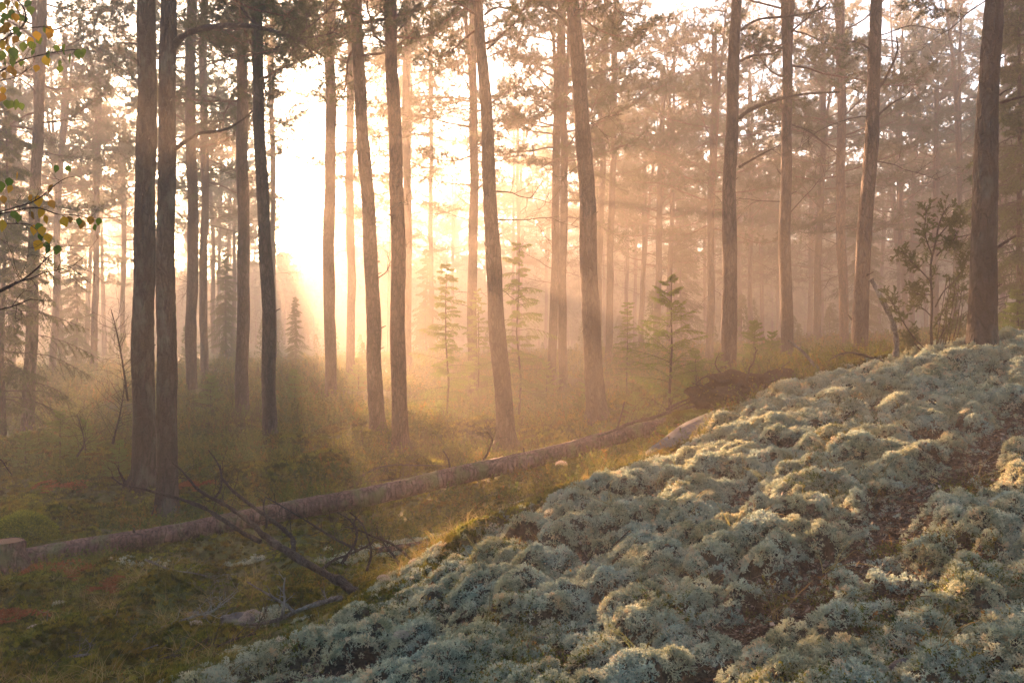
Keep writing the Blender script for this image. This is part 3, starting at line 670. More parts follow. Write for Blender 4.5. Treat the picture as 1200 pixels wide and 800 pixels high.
# ------------------------------------------------------------------ hazy trees far back
TM = []
for s in range(8):
    Ht = 17 + s * .5; me, ax, r = trunk_mesh(None, [(0, 0, 0), (R.uniform(-.5, .5), 0, Ht)], [.17, .03], 10, 24, M['bark'], 500 + s, .004); TM.append((me, ax, r, Ht))
protos = []
def far_pine(x, y, k, hc, label, group, thin=1.0):
    me, ax, r, Ht = TM[k % 8]; z = Hz(x, y); root = empty('pine_tree', (x, y, z), label, 'pine tree', group); root.rotation_euler = (R.gauss(0, .02), R.gauss(0, .02), R.uniform(0, 6.28))
    obj('trunk', me, root); p, rr = axis_at(ax, r, hc); obj('crown', CROWNS[(k * 5 + 1) % 6], root, p, (0, 0, R.uniform(0, 6)), ((Ht - hc) / 9.0 * thin,) * 2 + ((Ht - hc) / 9.0,))
    for q in range(5):
        p, rr = axis_at(ax, r, R.uniform(hc * .4, hc)); obj('dead_branch', R.choice(DEAD), root, p, (0, R.uniform(-.2, .2), R.uniform(0, 6.28)), R.uniform(.6, 1.1))
    for q in range(3):
        p, rr = axis_at(ax, r, R.uniform(hc * .6, hc)); obj('needled_branch', R.choice(FOL), root, p, (0, R.uniform(-.2, .2), R.uniform(0, 6.28)), R.uniform(.7, 1.1))
k = 0; placed = []; slim = set()
while len(placed) < 124:
    y = R.uniform(40, 114) if R.random() < .55 else R.uniform(92, 114)
    u = R.uniform(-30, 1230); x = (u - CX) / F * y
    if 312 < u < 376: continue
    if u < 130 and R.random() < .3: continue
    q_ = x + .3226 * y; s_ = False
    if y < 93 and -1.2 < q_ < 16.5:              # crowns slimmed and lanes left clear here so sun shafts reach bank and mist
        if min(abs(q_ - 2.5), abs(q_ - 5.6), abs(q_ - 8.8), abs(q_ - 12.2)) > .5 or R.random() < .3: continue
        s_ = True
    if 44 < y < 93 and -10.5 < q_ < -4.4: continue
    if any((x - a) ** 2 + (y - b) ** 2 < 9 for a, b in placed): continue
    placed.append((x, y))
    if s_: slim.add((x, y))
for x, y in [((px_ - CX) / F * d_, d_) for px_, d_ in ((1062,44),(1120,38),(1175,46),(1150,60),(1085,58),(1215,36),(1030,62),(880,48),(790,58))] + [(q__ - .3226 * y__, y__) for q__, y__ in ((-1.5,55),(-2.6,66),(-1.7,77),(-3.0,47),(-1.2,88),(-3.0,58))]: placed.append((x, y))  # the last six pines are added to shade the near air at left
MARKS = [(-400, 'the left edge'), (32, 'the leaning left pine'), (182, 'the touching pair'), (300, 'the pine at the sun'), (465, 'the reddish pine'), (580, 'the big leaning pine'), (690, 'the massive leaning pine'),
         (785, 'the little spruce'), (855, 'the root mound pine'), (922, 'the flared grey pine'), (1012, 'the snag pine'), (1095, 'the juniper'), (1155, 'the rough dark pine'), (2000, 'the right edge')]
ORD = 'first second third fourth fifth sixth seventh eighth ninth tenth eleventh twelfth thirteenth fourteenth fifteenth sixteenth seventeenth eighteenth nineteenth twentieth twenty-first twenty-second twenty-third twenty-fourth twenty-fifth twenty-sixth twenty-seventh twenty-eighth twenty-ninth thirtieth'.split()
placed.sort(key=lambda p: p[0] / p[1]); gap = {}
for x, y in placed:
    k += 1; u = x / y * F + CX; hc = R.uniform(5.0, 8.5) if u > 420 else R.uniform(7.5, 11)
    if (x, y) in slim: hc = R.uniform(9.5, 11)
    m_ = max(i for i in range(len(MARKS) - 1) if MARKS[i][0] <= u or i == 0); gap[m_] = gap.get(m_, -1) + 1
    far_pine(x, y, k, hc, f'{ORD[min(gap[m_], 29)]} hazy far pine from left, between {MARKS[m_][1]} and {MARKS[m_ + 1][1]}', 'hazy pines filling the back of the forest', .75 if (x, y) in slim else 1.0)

# ------------------------------------------------------------------ spruces
def spruce_mesh(seed, Hh, Rr, whorl, mat, needle_L, needle_w, k, z0=.06, droop=.25, side_n=7, up=.1, tr=.01, per=6, irr=0):
    rg = np.random.default_rng(seed); wood = MB(); fol = MB(); PP = []; DD = []; branches = []
    tr_ = MB(); tube(tr_, [(0, 0, -.05)] + [(rg.normal() * .01 * Hh, rg.normal() * .01 * Hh, Hh * t) for t in (.25, .5, .75, 1)], [tr * Hh * 1.1, tr * Hh, tr * Hh * .7, tr * Hh * .45, tr * Hh * .12], 7)
    for i in range(whorl):
        t = z0 + (1 - z0) * (i / whorl) ** .9; L = Rr * (1 - t) ** .8 * rg.uniform(.8, 1.12) + .03 * Hh
        a0 = rg.uniform(0, 6.28)
        for j in range(per):
            az = a0 + j * 6.28 / per + rg.uniform(-.3, .3); l = L * (rg.uniform(.6, 1.1) if irr == 0 else rg.choice([.25, .55, .8, 1.0, 1.25], p=[.2, .2, .25, .2, .15])); m = 7
            w = wander((0, 0, t * Hh + rg.uniform(-.3 - .5 * irr, .3 + .5 * irr) * Hh / whorl), (math.cos(az), math.sin(az), up + .35 * t), l, m, .06, rg, (0, 0, -droop)); tube(wood, w, np.linspace(tr * Hh * .28, tr * Hh * .08, m + 1), 3, cap=False)
            for q in range(m):
                PP.append(w[q + 1]); DD.append(norm(w[q + 1] - w[q])); PP.append((w[q] + w[q + 1]) / 2); DD.append(norm(w[q + 1] - w[q]))
            for s in range(side_n):
                tt = (.15 + .8 * s / side_n) * (m - .01); q = int(tt); o = w[q] + (w[q + 1] - w[q]) * (tt - q); d = norm(w[q + 1] - w[q])
                for sg in (1, -1):
                    sd_ = np.cross(d, [0, 0, 1]) * sg; w2 = wander(o, d * .9 + sd_ + np.array([0, 0, -droop * .5]), l * .38 * (1.1 - s / side_n) * rg.uniform(.7, 1.2), 3, .1, rg, (0, 0, -droop)); tube(wood, w2, np.linspace(tr * Hh * .1, tr * Hh * .05, 4), 3, cap=False)
                    for q2 in range(3):
                        for f in (.33, .66, 1): PP.append(w2[q2] + (w2[q2 + 1] - w2[q2]) * f); DD.append(norm(w2[q2 + 1] - w2[q2]))
    needles(fol, np.array(PP), np.array(DD), k, needle_L, needle_w, .75, rg)
    return tr_.mesh('spruce_trunk', [M['wood']]), wood.mesh('spruce_branches', [M['wood']]), fol.mesh('spruce_needles', [mat], False)
def spruce(ms, loc, label, group=None, s=1.0, name='spruce_tree', cat='spruce tree'):
    root = empty(name, loc, label, cat, group); root.scale = (s, s, s); root.rotation_euler = (0, 0, R.uniform(0, 6.28))
    obj('trunk', ms[0], root); obj('branch_frame', ms[1], root); obj('foliage', ms[2], root); return root
def on(px, d, dz=0): x = (px - CX) / F * d; return (x, d, Hz(x, d) + dz)
SAP = spruce_mesh(700, 2.1, 1.0, 10, M['sapling'], .024, .005, 9, .08, .35, 6, .40, .009, 5)
o_ = P(785, 462, 14.0); spruce(SAP, (o_[0], 14.0, min(Hz(o_[0], 14.0), 1.85)), 'little spruce with open star-shaped whorls beyond the upper end of the log', None, 1.32, 'young_spruce', 'young spruce')
SAP2 = spruce_mesh(701, 1.2, .65, 9, M['sapling'], .035, .008, 4, .03, .12, 6, .25, .010, 5)
SPR = [spruce_mesh(710 + s, 9.0, 2.0, 27, M['spruce'], .10, .014, 4, .10, .8, 9, .0, .007, 6, 1) for s in range(2)]
SPM = [spruce_mesh(720 + s, 4.8, 1.3, 19, M['sapling'], .05, .007, 5, .12, .6, 8, .15, .006, 5, 1) for s in range(2)]
for (px, d, s, lab) in [(523, 22, .95, 'broad young spruce in the mist left of the big leaning trunk'), (607, 23, 1.15, 'tall narrow young spruce in the mist right of the big leaning trunk'),
                        (560, 26, .8, 'dim young spruce directly behind the big leaning trunk'), (735, 21, .6, 'dark low young spruce between the massive trunk and the little spruce')]:
    spruce(SPM[int(px) % 2], on(px, d), lab, 'young spruces in the mist', s, 'young_spruce', 'young spruce')
for (px, d, s, lab) in [(346, 40, .42, 'spruce with drooping sprays right beneath the sun glare'), (265, 42, .7, 'drooping spruce in the haze left of the sun glare'), (5, 22, 1.1, 'large drooping spruce at the left edge behind the birch leaves'),
                        (1196, 17, 1.0, 'green spruce at the right edge behind the rough dark trunk'), (1230, 20, 1.15, 'second green spruce cut by the right edge'), (500, 44, .7, 'hazy spruce behind the broad young spruce'),
                        (88, 40, .8, 'feathery spruce behind the slender pine at left'), (1010, 42, 1.0, 'dim spruce behind the big grey pine at the snag'), (800, 46, 1.0, 'dim spruce in the gold mist behind the little spruce')]:
    spruce(SPR[int(px) % 2], on(px, d, -.1), lab, 'spruces in the stand', s)
for (px, d, s, lab) in [(30, 17, .8, 'small sunlit spruce at the foot of the left leaning pine'), (70, 18, .9, 'sunlit spruce seedling right of the left leaning pine'), (100, 16.5, .7, 'bushy spruce seedling between left leaning pine and touching pair'),
                        (247, 24, 1.1, 'spruce seedling right behind the touching pair'), (140, 14.9, .7, 'spruce seedling against the left side of the touching pair'), (345, 25, 1.1, 'spruce seedling behind the dark pine at the sun'),
                        (745, 16, .8, 'dark spruce seedling left under the little spruce'), (815, 15.5, .9, 'spruce seedling between little spruce and dark pine'), (884, 17.5, 1.1, 'yellow green spruce seedling right of the dark pine at the root mound'),
                        (905, 18.5, .9, 'yellow green spruce seedling at the flared grey pine'), (842, 15.8, .7, 'spruce seedling at the left foot of the dark pine'), (690, 20, 1.0, 'spruce seedling behind the massive leaning trunk'),
                        (420, 27, 1.0, 'dim spruce seedling right of the sun glare'), (1192, 14.5, 1.0, 'bright green spruce seedling at the right edge beyond the rough trunk'), (640, 26, 1.1, 'spruce seedling at the feet of the two parallel pines')]:
    spruce(SAP2, on(px, d, -.03), lab, 'spruce seedlings on the forest floor', s, 'spruce_seedling', 'spruce seedling')

# the wood closing the view behind the last pines: one mass nobody could count
def far_bush(seed):
    rg = np.random.default_rng(seed); mb = MB(); Hh = 1.0; n = 260
    z = rg.uniform(.05, 1, n) ** .8; a = rg.uniform(0, 6.28, n); r = .22 * (1 - z) ** .7 * rg.uniform(.3, 1.1, n) + .01
    p = np.stack([np.cos(a) * r, np.sin(a) * r, z], 1); d = np.stack([np.cos(a), np.sin(a), a * 0 - .25], 1); needles(mb, p, d, 7, .06, .016, .8, rg)
    tube(mb, [(0, 0, 0), (0, 0, .5), (0, 0, 1)], [.012, .008, .001], 5); return mb.mesh('far_tree', [M['bark'], M['spruce']], False)
FB = [far_bush(900 + s) for s in range(5)]
rg = np.random.default_rng(31); n = 900; yy = rg.uniform(84, 112, n); xx = rg.uniform(-1, 1, n) * (yy * .72 + 6)
hh = rg.uniform(4.5, 10.5, n) * (1 + .25 * np.clip(xx / 60, -1, 1)) * (1 + .22 * np.exp(-((xx / yy + .22) / .12) ** 2))
o = scatter('far_wood', np.stack([xx, yy, H(xx, yy)], 1), np.tile([0, 0, 1.], (n, 1)), hh, FB, 'far wood of small conifers melting into the golden mist', 'forest', .03, .1, 32)
SRC = [pine_crown(240 + s, 9.5, 34, 1, 8) for s in range(2)]
pp = []
while len(pp) < 90:
    x_ = rg.uniform(-48, 48); y_ = rg.uniform(-36, 40)
    if abs(x_) < max(y_, 0) * .74 + 8 or math.hypot(x_, y_) < 10: continue
    pp.append((x_, y_))
pp = np.array(pp)
scatter('surrounding_wood', np.stack([pp[:, 0], pp[:, 1], H(pp[:, 0], pp[:, 1])], 1), np.tile([0, 0, 1.], (90, 1)), rg.uniform(1.5, 2.0, 90), SRC, 'the same pine wood going on behind and beside the viewpoint', 'forest', .02, .1, 35)
n = 150; yy = rg.uniform(36, 84, n); xx = rg.uniform(-1, 1, n) * (yy * .70 + 4)
scatter('far_undergrowth', np.stack([xx, yy, H(xx, yy)], 1), np.tile([0, 0, 1.], (n, 1)), rg.uniform(.8, 3.2, n), FB, 'scattered low conifer undergrowth between the hazy trunks', 'undergrowth', .05, .05, 33)

# ------------------------------------------------------------------ juniper on the ridge
jb = P(1093, 414, 11.3); jb[2] = Hz(jb[0], jb[1]) - .02
jr = empty('juniper_bush', jb, 'ragged olive juniper on the lichen ridge left of the rough dark trunk', 'juniper')
rg = np.random.default_rng(77); d = 11.3
JS = [[(1093,416),(1091,390),(1090,350),(1091,310),(1096,285),(1100,262),(1108,246),(1112,240)], [(1090,330),(1080,318),(1070,308),(1062,298),(1056,294)], [(1092,300),(1086,285),(1082,270),(1085,250),(1086,242)],
      [(1091,345),(1082,345),(1072,345),(1068,336)], [(1094,372),(1084,362),(1074,358),(1066,360)], [(1096,360),(1108,340),(1118,330),(1128,315),(1133,300)], [(1094,385),(1104,366),(1112,350),(1120,345)],
      [(1088,412),(1068,395),(1056,375),(1046,352),(1040,348)], [(1080,412),(1070,400),(1060,395)], [(1096,300),(1106,290),(1116,285),(1122,270)], [(1100,275),(1112,262),(1122,258),(1127,257)], [(1094,412),(1102,392),(1110,378)]]
JS += [[(1096 + k * 3, 416), (1100 + k * 4, 385), (1106 + k * 4, 350 - k), (1110 + k * 3.4, 322 + 3 * k)] for k in range(7)]
for n_, s_ in enumerate(JS):
    pts = smooth_path([P(x + rg.normal(), y, d + .04 * n_ * (-1) ** n_ * k / 4) - jb for k, (x, y) in enumerate(s_)], 3); mb = MB(); tips = []
    r0 = .022 if n_ == 0 else (.006 if n_ >= 12 else .010); tube(mb, pts, np.linspace(r0, .005, len(pts)), 6); twigs(mb, pts, .003, rg, 26 if n_ < 12 else 5, .19 if n_ < 12 else .12, 1, 3, tips, .15)
    st = obj('stem', mb.mesh('juniper_stem', [M['wood']]), jr); PP = []; DD = []
    for w in tips:
        if n_ >= 12 and rg.random() < .4 or n_ in (4, 6, 11) and rg.random() < .7: continue
        for j in range(1, len(w)): PP += [w[j], (w[j] + w[j - 1]) / 2]; DD += [norm(w[j] - w[j - 1])] * 2
    m2 = MB(); needles(m2, np.array(PP), np.array(DD), 7, .026, .008, .8, rg); obj('foliage', m2.mesh('juniper_foliage', [M['juniper']], False), st)

# ------------------------------------------------------------------ broken snag
def px_thing(name, px, d, r0, r1, label, cat, mat, ntw=0, Ltw=.2, group=None, d1=None, parts=(), twr=.006, sides=9, rough=.10):
    d1 = d if d1 is None else d1; n = len(px); raw = [P(x, y, d + (d1 - d) * k / (n - 1)) for k, (x, y) in enumerate(px)]; base = raw[0].copy()
    root = empty(name, base, label, cat, group); rg = np.random.default_rng(int(px[0][0] * 7 + px[0][1]))
    def piece(pl, a, b, nm, da, db, par, nt_, Lt):
        m = len(pl); pts = smooth_path([P(x, y, da + (db - da) * k / (m - 1)) - base for k, (x, y) in enumerate(pl)], 4); mb = MB()
        rad = np.linspace(a, b, len(pts)) * (1 + rough * rg.normal(size=len(pts)))
        ds = rad[:, None] * .18 * rg.normal(size=(len(pts), sides)); ds = (ds + np.roll(ds, 1, 0) + np.roll(ds, 1, 1)) / 2
        tube(mb, pts, rad, sides, ds)
        if nt_: twigs(mb, pts, twr, rg, nt_, Lt, 1, 3, None, .1, .1)
        return obj(nm, mb.mesh(nm, [mat]), par)
    piece(px, r0, r1, 'stem', d, d1, root, ntw, Ltw)
    for p_ in parts: piece(p_[0], p_[1], p_[2], 'side_branch', p_[3], p_[4], root, p_[5], p_[6])
    return root
px_thing('broken_snag', [(1050,418),(1051,404),(1049,390),(1045,374),(1037,358),(1028,340),(1020,327)], 11.4, .045, .028, 'bent broken grey snag leaning from the ridge left of the juniper', 'dead tree', M['greywood'], 3, .12)
px_thing('fallen_stick', [(1038,425),(1020,418),(1000,413),(985,414),(975,420)], 11.8, .022, .01, 'crooked stick lying at the foot of the right-leaning pine', 'stick', M['wood'], 8, .2)
px_thing('fallen_stick', [(963,436),(952,425),(941,412),(932,405),(923,398)], 12.3, .03, .015, 'grey stick poking up beside the right end of the root mound', 'stick', M['greywood'], 6, .18)

# ------------------------------------------------------------------ fallen log
A = P(18, 656, 10.4); B = P(800, 493, 13.0); base = A.copy(); log = empty('fallen_log', base, 'long reddish fallen pine log lying across the hollow', 'log')
rg = np.random.default_rng(5); m = 260; tt = np.linspace(0, 1, m)[:, None]; pts = (B - A) * tt; pts[:, 2] += -.13 * np.sin(tt[:, 0] * math.pi)
pts[:, 2] += .012 * np.sin(tt[:, 0] * 23); rad = np.interp(tt[:, 0], [0, .02, .5, 1], [.105, .125, .142, .125]); n = 30
a_ = np.arange(n) / n * 6.283; AA, TT = np.meshgrid(a_, tt[:, 0] * 9.5)
dsp = .022 * (fbm(np.cos(AA) * 2 + 9, TT * 1.5 + np.sin(AA) * 2, 3) - .5) + .010 * (worley(np.cos(AA) * .14 + 3, TT * .4 + np.sin(AA) * .14, .05, 5, .4, .7) / .035 - .5)
mb = MB(); tube(mb, pts, rad, n, dsp, cap=False); obj('trunk', mb.mesh('log_trunk', [M['log']]), log)
for e, s_ in ((0, 1), (1, -1)):
    c = pts[0] if e == 0 else pts[-1]; dr = norm(pts[1] - pts[0]); u = norm(np.cross(dr, [0, 0, 1])); v_ = np.cross(dr, u); ring = [c + dr * .012 * s_ + (u * math.cos(q) + v_ * math.sin(q)) * (rad[0 if e == 0 else -1] * .97) for q in np.linspace(0, 6.283, 18, endpoint=False)]
    mb = MB(); mb.add(np.array([c] + ring), [[0, 1 + k, 1 + (k + 1) % 18] for k in range(18)]); obj('cut_end', mb.mesh('cut_end', [M['cut']], False), log)
for t_, an, L_ in [(.15, 1.2, .10), (.33, 2.5, .12), (.52, 1.0, .09), (.60, 2.0, .35), (.72, 1.6, .12), (.88, 1.4, .5)]:
    i_ = int(t_ * (m - 1)); dr = norm(B - A); u = norm(np.cross(dr, [0, 0, 1])); v_ = np.cross(u, dr); dd = u * math.cos(an) + v_ * abs(math.sin(an)) + dr * .3
    w = wander(pts[i_] + norm(dd) * .09, dd, L_, 4, .12, rg); mb = MB(); tube(mb, w, np.linspace(.02, .009, 5), 6); obj('branch_stub', mb.mesh('branch_stub', [M['wood']]), log)
px_thing('thin_log', [(655,598),(630,604),(600,611),(560,620),(520,630),(478,640),(440,645)], 9.9, .045, .03, 'thin brown trunk lying on the moss between fallen log and lichen bank', 'log', M['log'], 8, .25, None, 9.2)

# dead fallen branch in front of the log
px_thing('fallen_branch', [(425,700),(412,690),(397,680),(378,670),(360,661),(340,648),(319,635),(306,624),(296,614),(287,607),(279,601),(262,590),(240,579),(228,570),(221,560),(211,549),(201,541)], 7.2, .045, .007,
 'sprawling grey dead branch in front of the fallen log', 'branch', M['wood'], 26, .35, None, 8.8, parts=[
 ([(305,634),(290,627),(270,615),(255,604),(240,595),(225,589),(210,584),(195,580),(180,576),(165,572),(148,569),(140,566),(131,559)], .026, .008, 8.0, 8.8, 6, .2),
 ([(147,569),(145,562),(141,556),(138,548)], .016, .006, 8.8, 8.9, 2, .08),
 ([(342,650),(345,635),(338,624),(322,612),(307,601),(292,590),(277,579),(268,570),(260,560),(258,548),(252,537),(244,527)], .026, .006, 7.8, 9.0, 12, .3),
 ([(250,585),(257,577),(260,568),(259,550),(258,545)], .013, .006, 8.6, 8.9, 4, .15),
 ([(312,618),(313,606),(308,596),(311,582)], .012, .005, 8.2, 8.5, 4, .15),
 ([(420,645),(400,635),(388,628),(375,620),(356,608),(337,597),(322,588),(311,582)], .014, .006, 7.8, 8.6, 12, .3),
 ([(400,660),(415,640),(420,622),(410,608),(395,600)], .014, .005, 7.3, 7.7, 10, .3),
 ([(375,668),(392,655),(408,650),(430,640),(445,628)], .014, .005, 7.3, 7.8, 10, .3),
 ([(430,668),(436,650),(432,630),(424,612),(410,600)], .013, .005, 7.2, 7.6, 8, .3),
 ([(486,660),(470,644),(455,634),(440,630),(420,620),(404,617)], .014, .006, 7.4, 7.8, 9, .25),
 ([(470,664),(462,652),(452,640),(446,628)], .012, .005, 7.3, 7.6, 6, .25)], twr=.0045)
px_thing('lichened_stick', [(400,700),(385,703),(365,709),(345,717),(330,725),(310,730),(290,731),(262,733),(240,731)], 6.9, .024, .010, 'lichen-crusted grey stick lying below the sprawling dead branch', 'stick', M['greywood'], 14, .22, None, 7.2,
 parts=[([(345,717),(335,708),(318,698),(300,688),(289,681)], .014, .006, 7.0, 7.2, 5, .15), ([(330,724),(334,705),(332,690),(334,676)], .012, .006, 7.0, 7.1, 4, .15)])
px_thing('fallen_stick', [(130,792),(160,782),(200,768),(240,764),(275,748),(300,742)], 6.2, .014, .006, 'dark thin stick on the moss at the bottom left of the hollow', 'stick', M['wood'], 14, .3)
for p_, d_, lab in [([(30,742),(60,735),(95,738),(130,728)], 7.0, 'twiggy grey stick among moss at the lower left, upper one'), ([(60,775),(100,765),(140,770),(185,755)], 6.3, 'twiggy dark stick among moss at the lower left, lower one'), ([(190,735),(225,722),(250,716),(270,700)], 7.0, 'short twiggy stick running up to the bare grey rock'), ([(170,655),(200,668),(235,672),(260,682)], 8.6, 'thin bent stick on moss in front of the log'), ([(330,790),(350,770),(372,758),(390,742)], 5.6, 'bare twig between moss and the lowest lichen')]:
    px_thing('fallen_stick', p_, d_, .012, .005, lab, 'stick', M['greywood'], 14, .28, twr=.004)
px_thing('fallen_stick', [(0,698),(20,692),(42,694),(60,700)], 8.3, .016, .008, 'curved stick in the moss below the left end of the log', 'stick', M['wood'], 5, .15)
px_thing('fallen_stick', [(705,655),(716,642),(728,630),(738,621)], 6.1, .008, .004, 'small dark forked twig standing in the lichen middle', 'twig', M['wood'], 6, .08, twr=.003)
px_thing('fallen_stick', [(612,718),(622,705),(632,695),(645,690)], 5.1, .006, .003, 'small dark twig caught in the lichen left of centre', 'twig', M['wood'], 4, .06, twr=.003)
px_thing('fallen_stick', [(1099,622),(1104,636),(1112,648),(1120,662)], 4.9, .006, .003, 'black twig across a lichen cushion right of the bare soil', 'twig', M['wood'], 4, .06, twr=.003)
# brush around the upper end of the log
for k, (p_, lab) in enumerate([([(726,500),(745,494),(765,490),(790,482),(815,476),(840,468)], 'bare brushy branch resting above the upper end of the log'), ([(780,480),(800,470),(822,462),(850,456)], 'bare brushy branch against the root mound, upper one'),
                    ([(800,500),(822,490),(845,478),(870,472)], 'bare brushy branch against the root mound, lower one'), ([(700,512),(722,503),(748,492),(775,486),(800,474),(832,462)], 'long brushy branch along the crest at the log end, lowest one'), ([(760,505),(785,492),(808,486),(835,470),(862,458),(880,440)], 'long brushy branch leaning on the root mound'), ([(850,470),(872,452),(890,440),(905,436)], 'short brushy branch on top of the root mound'), ([(560,548),(572,530),(578,514),(570,505)], 'thin arched twig rising before the big leaning trunk')]):
    px_thing('brush_branch', p_, 12.2, .022, .007, lab, 'branch', M['wood'], 24, .5, 'brushwood at the log', 12.0, twr=.004)
for k, (p_, dd, lab) in enumerate([([(420,560),(440,548),(462,544),(490,545),(520,545),(538,552)], 15, 'tangled brushwood behind the middle of the log'), ([(400,575),(425,565),(450,562),(480,560)], 14, 'low tangled brushwood just behind the log left of centre'),
        ([(150,470),(146,440),(142,415),(136,385),(130,362)], 14, 'bare twiggy young stem left of the touching pair'), ([(132,520),(137,500),(142,480),(146,450)], 13.6, 'thin upright dead stem left of the touching pair'),
        ([(90,535),(100,520),(95,500),(90,485)], 15, 'short bare shrub before the left leaning pine')]):
    px_thing('brush_branch', p_, dd, .02, .006, lab, 'branch', M['wood'], 24, .7, 'brushwood in the hollow', twr=.005)

# ------------------------------------------------------------------ stump, boulder, rocks, root mound
def blob(seed, r, amp, n=40, m=24, sq=(1, 1, 1), freq=2.0):
    th = np.linspace(0, 2 * math.pi, n, endpoint=False); ph = np.linspace(0.001, math.pi - .001, m); Pm, Tm = np.meshgrid(ph, th, indexing='ij')
    d = np.stack([np.sin(Pm) * np.cos(Tm), np.sin(Pm) * np.sin(Tm), np.cos(Pm)], -1)
    q = 1 + amp * (fbm(d[..., 0] * freq + 9 + d[..., 2], d[..., 1] * freq + d[..., 2] * 1.3 + 5, seed, 5) - .5) * 2 + amp * .7 * (fbm(d[..., 2] * freq + 3, d[..., 0] * freq * 1.1 + 8, seed + 3, 4) - .5)
    v = d * (r * q)[..., None] * np.array(sq); mb = MB(); i = np.arange(m - 1)[:, None] * n; j = np.arange(n)[None, :]
    mb.add(v, np.stack([i + j, i + n + j, i + n + (j + 1) % n, i + (j + 1) % n], -1).reshape(-1, 4)); return mb, v.reshape(-1, 3)
def mossy(name, px, py, d, r, sq, seed, label, cat, mat, amp=.2, cover=None, fn=0, sink=.0, freq=2.0, atz=False):
    b = P(px, py, d); b[2] = b[2] if atz else Hz(b[0], b[1]) - sink; root = empty(name, b, label, cat); mb, v = blob(seed, r, amp, 56, 36, sq, freq); obj('body', mb.mesh(name, [mat]), root)
    if cover:
        rg = np.random.default_rng(seed); v = v[v[:, 2] > -.02 * r]; v = v[rg.integers(0, len(v), fn)]; m2 = MB(); nn = v / (np.array(sq) ** 2); nn /= np.linalg.norm(nn, axis=1)[:, None]; needles(m2, v + .01 * rg.normal(size=v.shape), nn + [0, 0, .3], 3, .045, .010, .8, rg); obj(cover[0], m2.mesh(cover[0], [cover[1]], False), root)
    return root
mossy('mossy_boulder', 24, 632, 11.2, .41, (1.15, .9, .92), 3, 'rounded boulder under bright green moss above the stump at left', 'boulder', M['freshmoss'], .34, ('moss_coat', M['freshmoss']), 9000, .05, 1.4, True)
mossy('grey_rock', 277, 706, 7.3, .13, (1.3, .9, .8), 4, 'small bare grey rock in the moss under the dead branch', 'rock', M['stone'], .25)
mossy('grey_rock', 228, 700, 7.6, .1, (1.3, .9, .5), 14, 'small flat rock left of the bare grey rock in the moss', 'rock', M['stone'], .25)
mossy('pale_rock', 1063, 765, 3.35, .055, (1.3, .8, .8), 6, 'small pale stone half sunk in the lichen at lower right', 'rock', M['stone'], .3, sink=-.03)
mossy('pale_rock', 70, 660, 9.9, .14, (1.5, .9, .5), 16, 'low grey stone before the left end of the log', 'rock', M['stone'], .25)
# bare slab under the upper end of the log
rs = (P(862, 478, 11.2) + P(748, 546, 9.8)) / 2; rs[2] = Hz(rs[0], rs[1]) + .06; root = empty('rock_slab', rs, 'bare sloping grey rock slab between the log end and the lichen bank', 'rock')
mb, v = blob(9, .5, .2, 56, 30, (2.1, .5, .26), 1.6); o = obj('body', mb.mesh('rock_slab', [M['stone']]), root); o.rotation_euler = Vector(P(862, 478, 11.2) - P(748, 546, 9.8)).to_track_quat('X', 'Z').to_euler()
mossy('root_mound', 884, 466, 12.0, .56, (1.35, .6, .62), 12, 'dark mound of torn roots and soil on the ridge beneath the dark pine', 'root mound', M['soil'], .85, ('moss_coat', M['moss']), 500, .05, 2.6, True)
mossy('mossy_hump', 822, 500, 11.7, .42, (1.4, .6, .5), 22, 'moss and lichen draped hump above the rock slab', 'mound', M['mossbed'], .4, ('moss_coat', M['moss']), 5000, .1, 2.4, True)
# roots on the mound
rr_ = [o for o in SC.objects if o.name.startswith('root_mound')][0]; rg = np.random.default_rng(44)
for k in range(34):
    a = rg.uniform(0, 6.28); w = wander((math.cos(a) * .45, math.sin(a) * .2, .08 + rg.uniform(0, .2)), (math.cos(a), math.sin(a) * .6, rg.uniform(-.1, .6)), rg.uniform(.3, .75), 7, .28, rg, (0, 0, -.8)); mb = MB(); tube(mb, w, np.linspace(.022, .005, 8), 5); twigs(mb, w, .005, rg, 5, .2); obj('root', mb.mesh('root', [M['wood']]), rr_)
# stump
sb = P(9, 660, 9.9); st = empty('tree_stump', sb, 'low sawn brown stump under the mossy boulder at the left edge', 'stump'); mb = MB()
zz = np.array([-.1, 0, .08, .16, .24, .285]); ph = np.arange(28) / 28 * 6.283; dd = .035 * np.sin(ph * 4 + 1)[None, :] * np.array([1.6, 1.3, .8, .5, .4, .4])[:, None] + .008 * rg.normal(size=(6, 28))
tube(mb, np.stack([zz * 0, zz * 0, zz], 1), [.27, .235, .20, .185, .18, .178], 28, dd, cap=False); obj('bark', mb.mesh('stump_bark', [M['log']]), st)
mb = MB(); mb.add(np.array([(0, 0, .282)] + [(.172 * math.cos(q), .172 * math.sin(q), .28) for q in ph]), [[0, 1 + k, 1 + (k + 1) % 28] for k in range(28)]); obj('cut_top', mb.mesh('cut_top', [M['cut']], False), st)

